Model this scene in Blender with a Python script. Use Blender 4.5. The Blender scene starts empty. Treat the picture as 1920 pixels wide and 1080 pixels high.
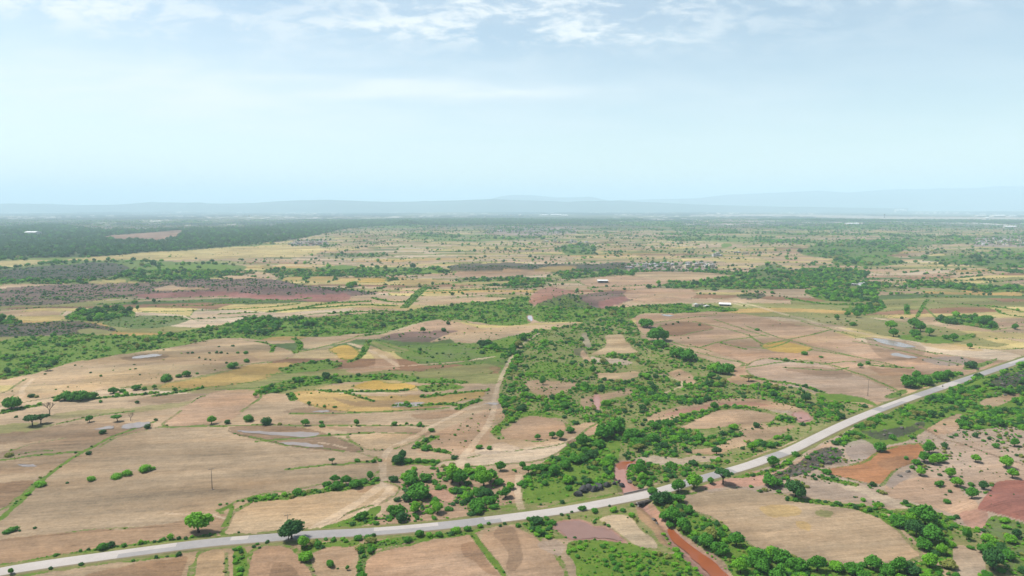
import bpy, bmesh, math, random
import numpy as np
from mathutils import Vector, Matrix
random.seed(7); RNG = np.random.RandomState(11)
S = bpy.context.scene; COL = S.collection

# ------------------------------------------------------------------ camera, sky, sun, exposure
CAMH, F, HOR = 120.0, 1280.0, 388.0
PITCH = math.atan((540 - HOR) / F)
CP, SP = math.cos(PITCH), math.sin(PITCH)
cd = bpy.data.cameras.new('camera'); cam = bpy.data.objects.new('camera', cd); COL.objects.link(cam)
cd.sensor_width = 36; cd.lens = 36 * F / 1920; cd.clip_start = 1; cd.clip_end = 150000
cam.location = (0, 0, CAMH); cam.rotation_euler = (math.pi / 2 - PITCH, 0, 0)
S.camera = cam
SUN_EL, SUN_AZ = 60, 285          # azimuth clockwise from +Y: high up, to the left of the view
w = bpy.data.worlds.new("World"); S.world = w; w.use_nodes = True
nt = w.node_tree; N = nt.nodes; L = nt.links
bg = N['Background']; bg.inputs['Strength'].default_value = 0.053
sky = N.new('ShaderNodeTexSky'); sky.sky_type = 'NISHITA'; sky.sun_disc = False
sky.sun_elevation = math.radians(SUN_EL); sky.sun_rotation = math.radians(SUN_AZ)
sky.altitude = 500; sky.air_density = 1.0; sky.dust_density = 1.2; sky.ozone_density = 1.5
tc = N.new('ShaderNodeTexCoord'); sep = N.new('ShaderNodeSeparateXYZ'); L.new(tc.outputs['Generated'], sep.inputs[0])
def M_(op, a, b=None, c=None, clamp=False, nt=nt):
    n = nt.nodes.new('ShaderNodeMath'); n.operation = op; n.use_clamp = clamp
    for i, v in enumerate((a, b, c)):
        if v is None: continue
        if isinstance(v, (int, float)): n.inputs[i].default_value = v
        else: nt.links.new(v, n.inputs[i])
    return n.outputs[0]
yy = M_('MAXIMUM', sep.outputs[1], 0.02)
U = M_('DIVIDE', sep.outputs[0], yy); V = M_('DIVIDE', sep.outputs[2], yy)
def comb(x, y, z=0.0, nt=nt):
    n = nt.nodes.new('ShaderNodeCombineXYZ')
    for i, v in enumerate((x, y, z)):
        if isinstance(v, (int, float)): n.inputs[i].default_value = v
        else: nt.links.new(v, n.inputs[i])
    return n.outputs[0]
def noise(vec, scale, detail=4, rough=0.55, dist=0.0, nt=nt):
    n = nt.nodes.new('ShaderNodeTexNoise'); n.inputs['Scale'].default_value = scale
    n.inputs['Detail'].default_value = detail; n.inputs['Roughness'].default_value = rough
    n.inputs['Distortion'].default_value = dist; nt.links.new(vec, n.inputs['Vector'])
    return n.outputs['Fac']
def gauss(u0, v0, su, sv, tilt=0.0):
    du = M_('DIVIDE', M_('SUBTRACT', U, u0), su)
    dv = M_('DIVIDE', M_('SUBTRACT', M_('SUBTRACT', V, v0), M_('MULTIPLY', M_('SUBTRACT', U, u0), tilt)), sv)
    r = M_('ADD', M_('MULTIPLY', du, du), M_('MULTIPLY', dv, dv))
    return M_('EXPONENT', M_('MULTIPLY', r, -1.0))
def ramp(x, a, b):
    n = N.new('ShaderNodeMapRange'); n.interpolation_type = 'SMOOTHSTEP'
    L.new(x, n.inputs[0]); n.inputs[1].default_value = a; n.inputs[2].default_value = b
    return n.outputs[0]
uv1 = comb(M_('MULTIPLY', U, 1.0), M_('MULTIPLY', V, 2.6))
nz1 = noise(uv1, 9, 7, 0.62, 0.6); nz2 = noise(uv1, 26, 5, 0.6, 0.4); nz3 = noise(comb(U, M_('MULTIPLY', V, 6)), 4, 5, 0.55, 0.3)
clump = M_('MULTIPLY', ramp(M_('ADD', M_('MULTIPLY', nz1, 0.62), M_('MULTIPLY', nz2, 0.38)), 0.44, 0.60),
           M_('MINIMUM', M_('ADD', M_('ADD', M_('ADD', gauss(0.02, 0.275, 0.36, 0.05, 0.0), gauss(-0.64, 0.285, 0.22, 0.035, -0.12)), M_('MULTIPLY', gauss(-0.02, 0.245, 0.2, 0.012, -0.03), 0.9)),
                          M_('MULTIPLY', gauss(0.6, 0.29, 0.22, 0.02), 0.25)), 1.0))
bandm = M_('ADD', gauss(-0.2, 0.170, 0.42, 0.013, -0.02), M_('ADD', M_('MULTIPLY', gauss(-0.62, 0.18, 0.3, 0.045), 0.7), M_('MULTIPLY', gauss(-0.45, 0.13, 0.55, 0.075), 0.65)))
bandm = M_('MULTIPLY', M_('MINIMUM', bandm, 1.0), M_('ADD', 0.45, M_('MULTIPLY', ramp(nz3, 0.35, 0.65), 0.5)))
cm = M_('MINIMUM', M_('ADD', M_('ADD', M_('MULTIPLY', clump, 0.8), M_('MULTIPLY', bandm, 0.75)), M_('ADD', .05, M_('MULTIPLY', ramp(nz3, .3, .75), .15))), 0.92)
mix = N.new('ShaderNodeMix'); mix.data_type = 'RGBA'
tint = N.new('ShaderNodeMix'); tint.data_type = 'RGBA'; tint.blend_type = 'MULTIPLY'; tint.inputs[0].default_value = 1
L.new(sky.outputs[0], tint.inputs[6]); tint.inputs[7].default_value = (1.07, 0.985, 0.84, 1)
L.new(cm, mix.inputs[0]); L.new(tint.outputs[2], mix.inputs[6]); mix.inputs[7].default_value = (5.45, 5.7, 5.8, 1)
L.new(mix.outputs[2], bg.inputs[0])
sl = bpy.data.lights.new('sun', 'SUN'); sl.energy = 2.3; sl.angle = math.radians(10); sl.color = (1.0, 0.965, 0.915)
so = bpy.data.objects.new('sun', sl); COL.objects.link(so)
a = math.radians(SUN_AZ); e = math.radians(SUN_EL)
so.rotation_euler = Vector((math.sin(a) * math.cos(e), math.cos(a) * math.cos(e), math.sin(e))).to_track_quat('Z', 'Y').to_euler()
so.location = (0, 0, 400)
S.view_settings.view_transform = 'Standard'; S.view_settings.look = 'None'; S.view_settings.gamma = 1
S.view_settings.exposure = 1.78
S.cycles.max_bounces = 6; S.cycles.diffuse_bounces = 3; S.cycles.volume_bounces = 2; S.cycles.use_denoising = True
HAZE_D = 9.6e-5; HAZE_C = (0.66, 0.865, 0.98, 1)
GAIN = 2.4      # how much brighter a sunlit surface shows than its base colour

# ------------------------------------------------------------------ numpy noise, projection, terrain
def _h(ix, iy, s):
    n = (ix.astype(np.int64) * 374761393 + iy.astype(np.int64) * 668265263 + s * 1274126177) & 0xffffffff
    n = ((n ^ (n >> 13)) * 1274126177) & 0xffffffff
    return ((n ^ (n >> 16)) & 0xffffff) / float(0xffffff)
def vn(x, y, s=0):
    x = np.asarray(x, float); y = np.asarray(y, float)
    ix = np.floor(x); iy = np.floor(y); fx = x - ix; fy = y - iy
    fx = fx * fx * (3 - 2 * fx); fy = fy * fy * (3 - 2 * fy)
    return (_h(ix, iy, s) * (1 - fx) + _h(ix + 1, iy, s) * fx) * (1 - fy) + (_h(ix, iy + 1, s) * (1 - fx) + _h(ix + 1, iy + 1, s) * fx) * fy
def fbm(x, y, s=0, o=4):
    r = 0; a = 0.5; t = 0
    for i in range(o):
        r = r + a * vn(x, y, s + i * 17); t += a; a *= .5; x = x * 2.03 + 5.1; y = y * 2.03 + 3.7
    return r / t
def proj(x, y, z):
    d = y * CP + (CAMH - z) * SP
    up = y * SP - (CAMH - z) * CP
    return 960 + F * x / d, 540 - F * up / d, d
def unproj(px, py, z=0.0):
    u = (np.asarray(px, float) - 960) / F; v = -(np.asarray(py, float) - 540) / F
    dy = CP + SP * v; dz = -SP + CP * v
    t = (CAMH - z) / -dz
    return u * t, dy * t
def pts(s):
    return [tuple(float(q) for q in p.split(',')) for p in s.split()]
def smooth_closed(p, n=2):
    p = np.array(p, float)
    for _ in range(n):
        q = np.roll(p, -1, 0); p = np.stack([p * .8 + q * .2, p * .2 + q * .8], 1).reshape(-1, 2)
    return p
def smooth_open(p, n=2):
    p = np.array(p, float)
    for _ in range(n):
        a, b = p[:-1], p[1:]
        q = np.stack([a * .75 + b * .25, a * .25 + b * .75], 1).reshape(-1, 2)
        p = np.vstack([p[:1], q, p[-1:]])
    return p
def inpoly(x, y, P):
    P = np.asarray(P); out = np.zeros(x.shape, bool)
    m = (x > P[:, 0].min()) & (x < P[:, 0].max()) & (y > P[:, 1].min()) & (y < P[:, 1].max())
    if not m.any(): return out
    xs, ys = x[m], y[m]; c = np.zeros(xs.shape, bool)
    x1, y1 = P[-1]
    for x2, y2 in P:
        if y1 != y2: c ^= ((y1 > ys) != (y2 > ys)) & (xs < (x2 - x1) * (ys - y1) / (y2 - y1) + x1)
        x1, y1 = x2, y2
    out[m] = c; return out
def distline(x, y, P, maxd):
    P = np.asarray(P); out = np.full(x.shape, 1e9)
    m = (x > P[:, 0].min() - maxd) & (x < P[:, 0].max() + maxd) & (y > P[:, 1].min() - maxd) & (y < P[:, 1].max() + maxd)
    if not m.any(): return out
    xs, ys = x[m], y[m]; d = np.full(xs.shape, 1e9)
    for (ax, ay), (bx, by) in zip(P[:-1], P[1:]):
        vx, vy = bx - ax, by - ay; l = vx * vx + vy * vy + 1e-9
        t = np.clip(((xs - ax) * vx + (ys - ay) * vy) / l, 0, 1)
        d = np.minimum(d, (xs - ax - t * vx) ** 2 + (ys - ay - t * vy) ** 2)
    out[m] = np.sqrt(d); return out

ROADPX = pts("-330,1135 -150,1103 0,1071 100,1055.5 200,1042 300,1028.5 400,1016 480,1010 580,1002 700,997 830,985.5 960,969.5 1060,956.5 1160,937.5 1210,928 1255,915.5 1300,901.5 1375,881 1410,870.5 1440,859 1480,846 1540,815.5 1590,791.5 1640,771 1700,748.5 1750,731.5 1800,714.5 1850,698 1920,674 2000,648 2120,618")
RX, RY = unproj([p[0] for p in ROADPX], [p[1] for p in ROADPX], 0.4)
ROAD = smooth_open(np.stack([RX, RY], 1), 2)
MOUNDS = [  # px, py (base centre), half width m, half depth m, height m
    (185, 528, 130, 60, 9), (60, 535, 120, 60, 6), (420, 548, 140, 45, 9), (560, 552, 110, 40, 8), (880, 508, 150, 40, 8), (1000, 508, 120, 40, 5),
    (1035, 568, 38, 34, 8), (1130, 568, 60, 36, 8), (1230, 562, 60, 40, 3), (820, 612, 60, 30, 5), (790, 640, 50, 20, 3), (762, 421, 120, 100, 26), (1440, 518, 70, 60, 8),
    (1905, 960, 26, 20, 5), (1890, 728, 40, 25, 7), (1700, 805, 25, 18, 4), (1530, 860, 14, 12, 2.5), (1400, 560, 30, 25, 3), (330, 700, 90, 50, 3), (90, 585, 90, 50, 3)]
_mw = [(*[float(q) for q in unproj(m[0], m[1])], m[2], m[3], m[4]) for m in MOUNDS]
CHAN = [  # water courses and ponds cut into the ground: px outline, depth m
    ("1152,860 1212,860 1208,870 1178,873 1174,893 1190,905 1216,926 1214,950 1240,985 1262,990 1262,1000 1235,975 1205,950 1196,945 1190,935 1170,930 1164,905 1150,898", 2.1),
    ("1246,985 1264,988 1292,1012 1312,1027 1344,1048 1390,1095 1335,1095 1305,1062 1280,1038 1256,1015", 1.5),
    ("1030,985 1050,974 1085,971 1106,978 1117,985 1142,985 1182,1018 1165,1016 1120,1010 1070,1013 1058,1003", .7),
    ("1480,773 1510,769 1528,786 1500,794", .8), ("1112,738 1127,738 1125,770 1114,770", .8), ("987,590 999,590 1000,603 990,602", 1.0)]
_cw = []
for s_, d_ in CHAN:
    q = np.array(pts(s_)); X_, Y_ = unproj(q[:, 0], q[:, 1]); _cw.append((smooth_closed(np.stack([X_, Y_], 1), 1), d_))
def Hgt(x, y):
    x = np.asarray(x, float); y = np.asarray(y, float)
    far = np.clip((y - 600) / 1500, 0, 1); far2 = np.clip((y - 7000) / 6000, 0, 1)
    z = (fbm(x / 420, y / 420, 3, 3) - .5) * (14 * far) + (fbm(x / 2600, y / 2600, 8, 3) - .5) * 60 * far2
    near = 1 - np.clip((y - 900) / 600, 0, 1)
    z = z + (fbm(x / 38, y / 30, 5, 3) - .5) * 1.3 * near
    for cx, cy, rx, ry, h in _mw:
        r2 = ((x - cx) / rx) ** 2 + ((y - cy) / ry) ** 2
        m = r2 < 1
        if np.any(m):
            k = np.where(m, (1 - np.minimum(r2, 1)) ** 1.5, 0)
            z = z + h * k * (0.75 + .5 * fbm(x / 22, y / 22, 9, 3))
    d = distline(np.atleast_1d(x), np.atleast_1d(y), ROAD, 16).reshape(np.shape(x))
    k = np.clip((14 - d) / 9.5, 0, 1); z = z * (1 - k) + .15 * k
    for P, dep in _cw:
        xx, yy2 = np.atleast_1d(x), np.atleast_1d(y)
        i = inpoly(xx, yy2, P); e_ = distline(xx, yy2, np.vstack([P, P[:1]]), 5)
        k = np.where(i, np.clip(.55 + e_ / 4.5, 0, 1), np.clip(.55 - e_ / 4.5, 0, 1)).reshape(np.shape(x))
        z = z * (1 - k) - dep * k
    return z
def P3(px, py):
    z = 0.0
    for _ in range(6):
        x, y = unproj(px, py, z); z = float(Hgt(np.array([x]), np.array([y]))[0])
    return float(x), float(y), z
def depth_at(y): return y * CP + CAMH * SP

# ------------------------------------------------------------------ colours (as they show in sunlight, sRGB)
def lin(c):
    c = np.array(c, float) / 255
    return np.where(c <= .04045, c / 12.92, ((c + .055) / 1.055) ** 2.4)
def alb(c, g=None): return tuple((lin(c) / (g or GAIN)).tolist()) + (1.0,)
C = dict(tan=(181, 158, 129), tan2=(187, 162, 129), pink=(184, 153, 126), pale=(200, 180, 154), straw=(196, 178, 120), brown=(150, 116, 88),
         wet=(138, 114, 92), plum=(164, 140, 114), ochre=(188, 158, 98), gold=(196, 164, 80), olive=(142, 142, 88), grass=(92, 122, 50), lush=(80, 124, 36), dgreen=(62, 92, 46),
         red=(172, 126, 112), maroon=(150, 92, 82), rose=(162, 112, 106), orange=(178, 122, 80), purple=(116, 94, 90), dark=(74, 72, 66), grey=(160, 144, 132), mauve=(178, 157, 138),
         forest=(36, 62, 42), sage=(94, 116, 66), dirt=(182, 152, 124), white=(190, 172, 152), track=(210, 188, 160), ribbon=(190, 180, 170), salmon=(186, 142, 122), mudpink=(176, 138, 122))
# (colour, grass 0..1, vegetation type, outline in photo pixels, label for fields that are objects of their own)
A = []
def a_(c, g, v, s, lab=None, sm=2): A.append((c, g, v, smooth_closed(pts(s), sm) if sm else np.array(pts(s)), lab))
# far country
a_('forest', .5, 'F', "-400,425 0,427 100,420 190,432 340,430 500,425 600,417 700,411 800,411 960,417 960,420 800,422 700,424 640,430 590,442 540,452 470,458 430,463 380,468 300,473 200,480 100,484 -400,492")
a_('forest', .5, 'F', "700,409 960,406 1200,407 1210,413 1090,418 960,422 800,419 700,417")
a_('salmon', .05, None, "178,445 220,440 260,438 300,434 340,431 347,436 335,444 300,451 260,449 215,448")
a_('ribbon', .05, None, "1290,403 1400,402 1520,402 1600,404 1760,407 2200,408 2200,413 1920,412 1700,411 1560,409 1500,405 1400,405 1290,405")
a_('forest', .5, 'F', "1240,406 1500,408 1600,412 1780,413 2300,415 2300,421 1900,419 1700,416 1500,413 1300,411")
a_('dgreen', .6, 'M', "1490,471 1540,456 1600,451 1680,447 1760,452 1850,450 1850,456 1760,458 1700,462 1690,476 1600,484 1530,484")
a_('dgreen', .6, 'M', "1690,482 1760,478 1850,480 1960,474 2100,474 2100,500 1920,503 1850,500 1760,492")
a_('grass', .6, 'M', "1560,484 1620,478 1680,480 1700,492 1640,500 1560,496")
a_('sage', .5, 'M', "1400,510 1430,497 1462,495 1482,505 1476,528 1430,526")
a_('grass', .7, 'M', "1480,505 1550,499 1580,505 1640,508 1600,528 1540,535 1500,530 1480,522")
a_('grass', .7, 'M', "1500,545 1560,538 1600,545 1640,540 1650,560 1600,568 1540,562")
a_('dgreen', .6, 'M', "1610,575 1650,560 1662,575 1640,585 1615,590 1570,580")
a_('dgreen', .7, 'M', "1690,526 1760,530 1850,536 1960,536 1960,550 1860,548 1760,541 1690,536")
a_('lush', 1, None, "1352,457 1371,456 1372,462 1355,464", 'small bright green field among pale fields far off')
a_('dgreen', .6, 'M', "1045,462 1080,458 1120,462 1115,478 1060,480")
a_('dark', .5, 'R', "1380,556 1400,550 1430,552 1440,556 1420,562 1395,562")
# left middle
a_('sage', .6, 'M', "-400,495 0,490 100,488 200,484 300,488 420,494 470,500 420,520 300,528 150,532 -400,535")
a_('dark', .35, 'R', "-400,508 0,508 60,500 140,495 170,491 215,493 250,503 210,520 60,526 -400,528")
a_('straw', .1, 'P', "-100,492 30,489 100,487 60,498 0,503 -100,504")
a_('straw', .1, 'P', "95,488 170,482 250,475 380,468 480,460 600,455 600,480 480,484 380,485 300,487 200,488")
a_('grass', .75, 'M', "280,500 340,494 400,494 450,500 400,512 390,524 320,524 285,515")
a_('purple', .3, 'R', "-400,545 0,542 120,532 240,532 300,526 345,522 450,524 480,521 520,524 560,534 640,540 700,548 712,551 640,556 560,560 480,556 400,552 320,550 240,556 160,566 60,574 -400,578")
a_('rose', .03, 'P1', "240,553 330,546 420,547 480,551 530,553 600,552 655,550 655,563 600,566 540,563 480,560 400,556 330,556 270,560")
a_('tan2', .05, None, "270,545 340,530 470,527 478,524 560,540 470,537 340,545", None)
a_('purple', .3, 'R', "345,522 450,524 480,521 520,524 560,534 640,540 700,548 600,550 500,545 400,540 320,536")
a_('straw', .1, None, "150,528 200,524 240,526 235,531 170,533")
a_('dgreen', .7, 'M', "118,590 150,580 190,577 240,579 256,592 225,602 150,602 120,600")
a_('dgreen', .7, 'M', "-100,600 0,600 30,598 40,606 20,612 -100,616")
a_('dark', .3, 'R', "-400,616 0,609 110,602 150,602 200,612 220,622 150,628 60,630 -400,638")
a_('sage', .5, 'S', "180,604 260,590 330,588 360,598 320,608 260,616 210,614")
# centre green belts
a_('grass', .8, 'D', "-400,655 0,642 30,630 100,630 160,626 230,630 300,624 350,617 400,612 440,603 480,596 540,598 600,594 660,588 740,585 800,574 850,570 960,558 1000,556 1002,606 960,610 900,603 860,598 800,599 760,612 700,630 600,631 520,633 480,637 430,633 350,643 300,652 220,664 140,678 100,692 50,702 0,712 -400,740")
a_('dgreen', .8, 'M', "435,625 440,602 480,594 540,598 590,598 590,612 540,620 480,626")
a_('olive', .3, None, "138,620 165,615 195,618 212,624 190,628 150,627", None)
a_('grass', .8, 'D', "1000,572 1050,566 1100,566 1160,578 1210,574 1280,568 1340,576 1390,580 1380,585 1300,588 1240,590 1200,592 1180,602 1120,606 1080,604 1000,606")
a_('dark', .4, 'R', "835,496 900,493 960,492 1010,497 1080,497 1150,492 1170,492 1200,498 1200,505 1130,508 1040,506 960,505 900,508 850,510")
a_('grass', .7, 'M', "590,503 640,496 700,502 780,500 840,503 850,510 780,514 700,516 600,516")
for s_, c_ in (("530,520 576,518 562,527 526,527", 'ochre'), ("584,518 632,518 618,528 572,528", 'ochre'), ("640,521 672,520 655,529 622,529", 'ochre'), ("682,522 726,521 724,530 664,530", 'gold'), ("748,524 800,523 850,526 840,531 750,531", 'ochre'), ("852,529 920,527 960,526 955,533 850,534", 'straw'),
               ("845,511 900,508 960,505 1000,506 1040,511 1000,516 930,520 860,521", 'pink'), ("1000,504 1085,498 1080,506 1040,512 1005,510", 'ochre')):
    a_(c_, .04, None, s_, 'thin %s field strip in the terraces before the dark ridge' % ('pinkish' if c_ == 'pink' else 'yellow') if c_ in ('pink', 'gold') else None, 1)
a_('pink', .05, 'P1', "1080,525 1130,518 1180,516 1230,522 1260,530 1220,540 1150,544 1100,536", 'pinkish bare field around the white roofed shed')
a_('tan2', .05, None, "1170,512 1250,508 1340,512 1380,518 1300,528 1230,526")
a_('red', .05, 'P', "990,566 1000,552 1020,542 1045,540 1070,548 1085,552 1060,560 1030,570 1005,574")
a_('dark', .6, 'R', "1002,572 1030,564 1062,552 1100,555 1132,568 1140,576 1100,578 1040,578")
a_('purple', .2, 'P', "1085,556 1110,548 1160,545 1200,552 1195,562 1160,572 1130,580 1108,572")
a_('rose', .05, None, "1120,566 1150,558 1180,556 1180,564 1150,574 1130,580")
a_('pink', .05, 'P1', "1165,548 1230,540 1290,542 1310,550 1290,562 1230,567 1185,566")
a_('pink', .1, 'P', "755,616 790,603 818,597 850,601 880,608 905,614 870,620 800,624 760,622")
a_('purple', .25, 'P', "700,636 730,625 790,618 860,618 862,628 820,638 760,640")
a_('tan2', .12, 'P', "850,622 900,615 960,612 1030,608 1088,604 1080,612 1020,618 960,626 900,636 850,634 800,642 830,630")
a_('sage', .6, 'S', "740,650 780,642 840,640 900,640 960,628 1010,622 1090,614 1100,600 1130,600 1130,660 1000,700 940,700 920,684 860,680 800,682 760,672 735,664")
a_('grass', .85, 'M', "900,645 950,632 1000,622 1040,618 1040,640 1000,655 960,668 920,670 890,660")
# wide scrub basin
a_('olive', .54, 'D', "935,720 950,690 975,650 1020,622 1080,608 1110,605 1130,590 1180,592 1192,606 1200,620 1215,635 1250,640 1300,665 1350,680 1372,690 1372,702 1400,712 1450,715 1500,730 1560,750 1620,762 1640,768 1590,785 1530,812 1440,845 1370,872 1290,895 1250,905 1215,918 1160,930 1100,938 1040,948 1000,950 978,938 985,895 1010,868 1042,850 1062,836 1090,818 1130,812 1140,800 1118,792 1062,800 1060,790 1030,782 985,782 965,792 938,808 955,822 925,820 908,800 918,780 945,765 935,745")
a_('lush', 1, 'G', "1000,680 1040,678 1100,690 1120,700 1090,708 1040,706 1010,712 985,700")
a_('lush', .95, 'D', "1055,835 1080,825 1120,812 1165,825 1160,862 1152,898 1130,906 1090,915 1060,935 1010,945 985,942 980,925 995,900 1015,880 1045,862")
a_('lush', .95, 'G', "925,790 960,775 985,770 1030,772 1062,786 985,779 962,788 935,806 950,818 925,815 910,802")
a_('dirt', .25, 'P', "985,716 1010,712 1040,716 1082,716 1086,724 1052,736 1038,750 1018,742 1000,738 988,728")
a_('tan2', .05, None, "1105,666 1128,655 1138,648 1135,636 1134,629 1150,627 1172,627 1176,640 1186,652 1203,662 1170,664 1140,664", 'small tan hourglass shaped field ringed by dense green trees')
a_('tan2', .08, 'P1', "1120,698 1150,700 1200,695 1202,706 1170,715 1140,712 1120,708", 'narrow pinkish field strip inside the green scrub')
a_('white', .1, 'P1', "1112,668 1150,674 1200,680 1188,688 1150,684 1120,680")
a_('grey', .1, None, "1092,625 1104,624 1110,635 1116,650 1108,656 1096,645")
a_('dark', .1, None, "1072,654 1098,652 1110,664 1096,672 1078,666")
a_('dirt', .2, 'P', "1095,655 1110,668 1120,680 1100,676 1088,664")
a_('dirt', .3, 'S', "1110,745 1160,738 1190,730 1200,742 1150,750 1130,765 1100,770 1090,750")
a_('dirt', .15, 'P', "1215,792 1235,775 1262,764 1300,756 1340,748 1400,745 1445,748 1480,758 1510,770 1525,786 1500,794 1484,778 1450,766 1400,760 1340,762 1290,772 1256,786 1235,796")
a_('red', .1, None, "1235,782 1262,770 1300,760 1360,752 1420,752 1470,762 1440,760 1380,758 1310,766 1260,780")
a_('white', .05, None, "1440,765 1480,768 1500,780 1495,790 1480,776")
a_('pink', .05, 'P1', "1265,803 1300,790 1330,776 1352,768 1400,768 1440,774 1462,784 1440,792 1380,796 1320,806", 'curved pinkish field inside the scrub bend left of the road')
a_('dirt', .2, 'P', "1380,800 1400,790 1440,790 1450,800 1420,812 1390,820")
a_('dirt', .25, 'P', "1270,855 1330,835 1370,822 1440,800 1500,795 1450,822 1390,838 1330,850")
a_('white', .1, 'P1', "1205,862 1245,857 1290,859 1330,852 1350,850 1320,866 1260,874 1212,873")
a_('dirt', .2, 'P', "1245,700 1270,692 1290,700 1300,718 1280,720 1255,708")
a_('dirt', .15, 'P1', "1350,712 1380,700 1430,705 1440,716 1400,722 1370,720")
# fields right
a_('pink', .03, 'P1', "1192,590 1250,588 1330,584 1420,592 1470,604 1560,622 1640,648 1700,662 1800,680 1880,690 1860,700 1780,712 1700,742 1660,756 1600,750 1500,730 1400,705 1390,690 1330,672 1260,640 1215,630 1195,612")
a_('brown', .03, None, "1235,610 1280,603 1320,606 1345,616 1310,622 1262,632 1238,620", 'dark brown field wedge right of the green valley')
a_('tan', .04, 'P1', "1195,626 1240,627 1290,644 1340,660 1392,678 1398,684 1388,692 1360,686 1300,666 1252,645 1205,638", 'long tan field wedge running down to the green thicket')
a_('plum', .04, None, "1330,640 1440,625 1500,640 1560,652 1620,672 1560,668 1480,662 1400,655")
a_('gold', .15, None, "1424,650 1440,641 1480,641 1530,654 1500,662 1455,660", 'yellow stubble field in the middle of brown fields', 1)
a_('mauve', .02, None, "1398,690 1412,678 1440,671 1490,675 1540,682 1600,702 1650,720 1692,742 1672,754 1620,754 1560,745 1500,730 1450,716 1410,706", 'large pale mauve field with utility pole left of the road')
a_('wet', .03, None, "1470,690 1540,686 1600,704 1580,712 1530,704 1480,696")
a_('plum', .05, None, "1578,696 1610,688 1660,692 1692,712 1690,732 1640,718")
a_('brown', .08, None, "1618,684 1700,692 1760,704 1740,712 1700,708 1640,698")
a_('wet', .1, None, "1620,628 1680,634 1740,650 1730,672 1680,676 1640,664 1625,645")
a_('ochre', .15, None, "1720,638 1800,648 1850,660 1790,660 1735,650")
a_('olive', .3, 'S1', "1440,592 1500,582 1600,592 1680,600 1760,610 1850,640 1900,650 1850,652 1760,644 1660,628 1560,608")
a_('grass', .8, 'S', "1676,628 1700,626 1760,632 1800,632 1824,624 1826,634 1800,642 1760,646 1710,640 1680,634")
a_('dgreen', .9, 'M', "1752,596 1800,590 1850,598 1872,612 1866,620 1820,613 1765,607")
a_('grass', .9, None, "1534,738 1560,738 1600,745 1648,755 1640,758 1580,755 1545,748")
a_('dgreen', .7, 'D', "1690,726 1712,714 1740,702 1790,699 1798,708 1750,722 1720,732")
a_('grass', .6, 'S', "1650,740 1690,728 1700,736 1670,746")
a_('grey', .3, 'S1', "1720,674 1780,668 1820,680 1800,690 1760,686")
a_('grass', .6, 'S', "1800,690 1840,682 1870,672 1865,680 1830,694 1800,700")
# fields left and middle
a_('tan2', .05, 'P1', "-300,745 0,742 40,712 100,692 135,680 220,666 300,654 345,647 420,635 470,638 520,650 560,660 545,672 480,682 400,700 340,712 290,722 200,730 100,745 0,762 -300,790", 'broad gently domed tan field below the left green belt')
a_('wet', .05, None, "215,672 245,664 290,659 320,662 300,672 250,676")
a_('plum', .05, None, "335,655 400,650 440,655 400,662 350,662")
a_('plum', .05, None, "410,668 470,666 490,675 450,684 400,680")
a_('ochre', .12, 'P1', "288,726 340,714 400,705 440,692 480,682 545,679 556,684 524,698 490,714 430,722 360,730", 'yellow stubble field wedge left of the dark scrub belt')
a_('tan', .05, None, "545,662 580,655 610,648 650,645 670,655 678,668 640,675 580,675 530,668")
a_('gold', .1, None, "612,655 638,647 654,646 672,656 680,668 662,675 640,674 630,664", 'bright yellow rounded field end beside the dirt track')
a_('ochre', .1, None, "488,636 520,630 580,631 560,637 500,639", 'small yellow field just under the green belt', 1)
a_('tan2', .05, None, "562,640 600,634 660,625 692,627 655,641 610,648 570,656")
a_('pink', .05, None, "655,643 690,647 715,658 735,668 747,682 738,690 715,692 695,688 700,672 680,656")
a_('olive', .35, None, "688,641 706,639 740,648 772,656 760,662 726,659 704,650", 'small olive lens shaped field right of the dirt track bend')
a_('pink', .1, 'P1', "640,692 700,684 760,690 700,696 650,698")
a_('olive', .25, 'P1', "768,702 800,694 860,686 910,682 936,686 928,698 880,706 820,709 780,708", 'pale olive field left of the central dirt track')
a_('brown', .05, None, "910,685 925,683 942,686 935,696 918,692")
a_('sage', .75, 'D', "476,740 492,722 520,716 560,706 640,702 700,700 760,702 830,706 880,712 860,716 790,714 720,712 650,714 590,722 540,732 500,738")
a_('dgreen', .7, 'D', "518,690 560,682 610,674 642,678 630,688 600,694 560,700 530,698")
a_('grass', .8, 'S', "780,720 810,716 850,716 868,722 840,728 795,731")
a_('straw', .08, None, "580,727 640,718 700,713 750,714 780,720 790,730 740,733 660,732 610,733")
a_('gold', .12, None, "655,726 690,715 712,713 730,720 760,718 786,724 770,732 700,732", 'yellow lens shaped field between two shrub rows')
a_('ochre', .08, 'P1', "540,737 580,731 640,736 700,744 760,742 850,738 905,730 912,744 860,752 830,762 740,772 660,773 600,766 560,752", 'wide ochre field with a long puddle')
a_('wet', .05, None, "610,742 660,750 720,752 780,750 820,752 830,760 780,768 700,765 650,758")
a_('tan', .03, None, "470,745 520,732 545,748 560,765 600,775 660,776 700,775 600,782 480,788 440,786", None)
a_('wet', .03, None, "530,770 570,764 620,766 650,774 600,778 560,777")
a_('pink', .02, None, "298,798 330,775 365,752 400,733 440,730 478,732 488,745 460,765 440,785 400,794 340,800", 'reddish ploughed field patch on the left slope')
a_('wet', .08, None, "220,750 290,736 400,731 420,733 370,745 300,752")
a_('olive', .25, None, "90,780 150,770 220,764 300,752 360,748 340,758 260,768 180,778 110,788")
a_('wet', .15, None, "-200,830 0,812 100,800 180,792 290,786 270,806 200,818 100,822 0,832 -200,850")
a_('olive', .3, None, "-200,812 0,795 60,790 120,796 60,806 0,812 -200,832")
a_('plum', .03, None, "-200,880 0,850 60,832 110,824 180,816 222,818 196,836 120,842 60,848 0,858 -200,892", 'long plum brown field strip at the left edge')
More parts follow.
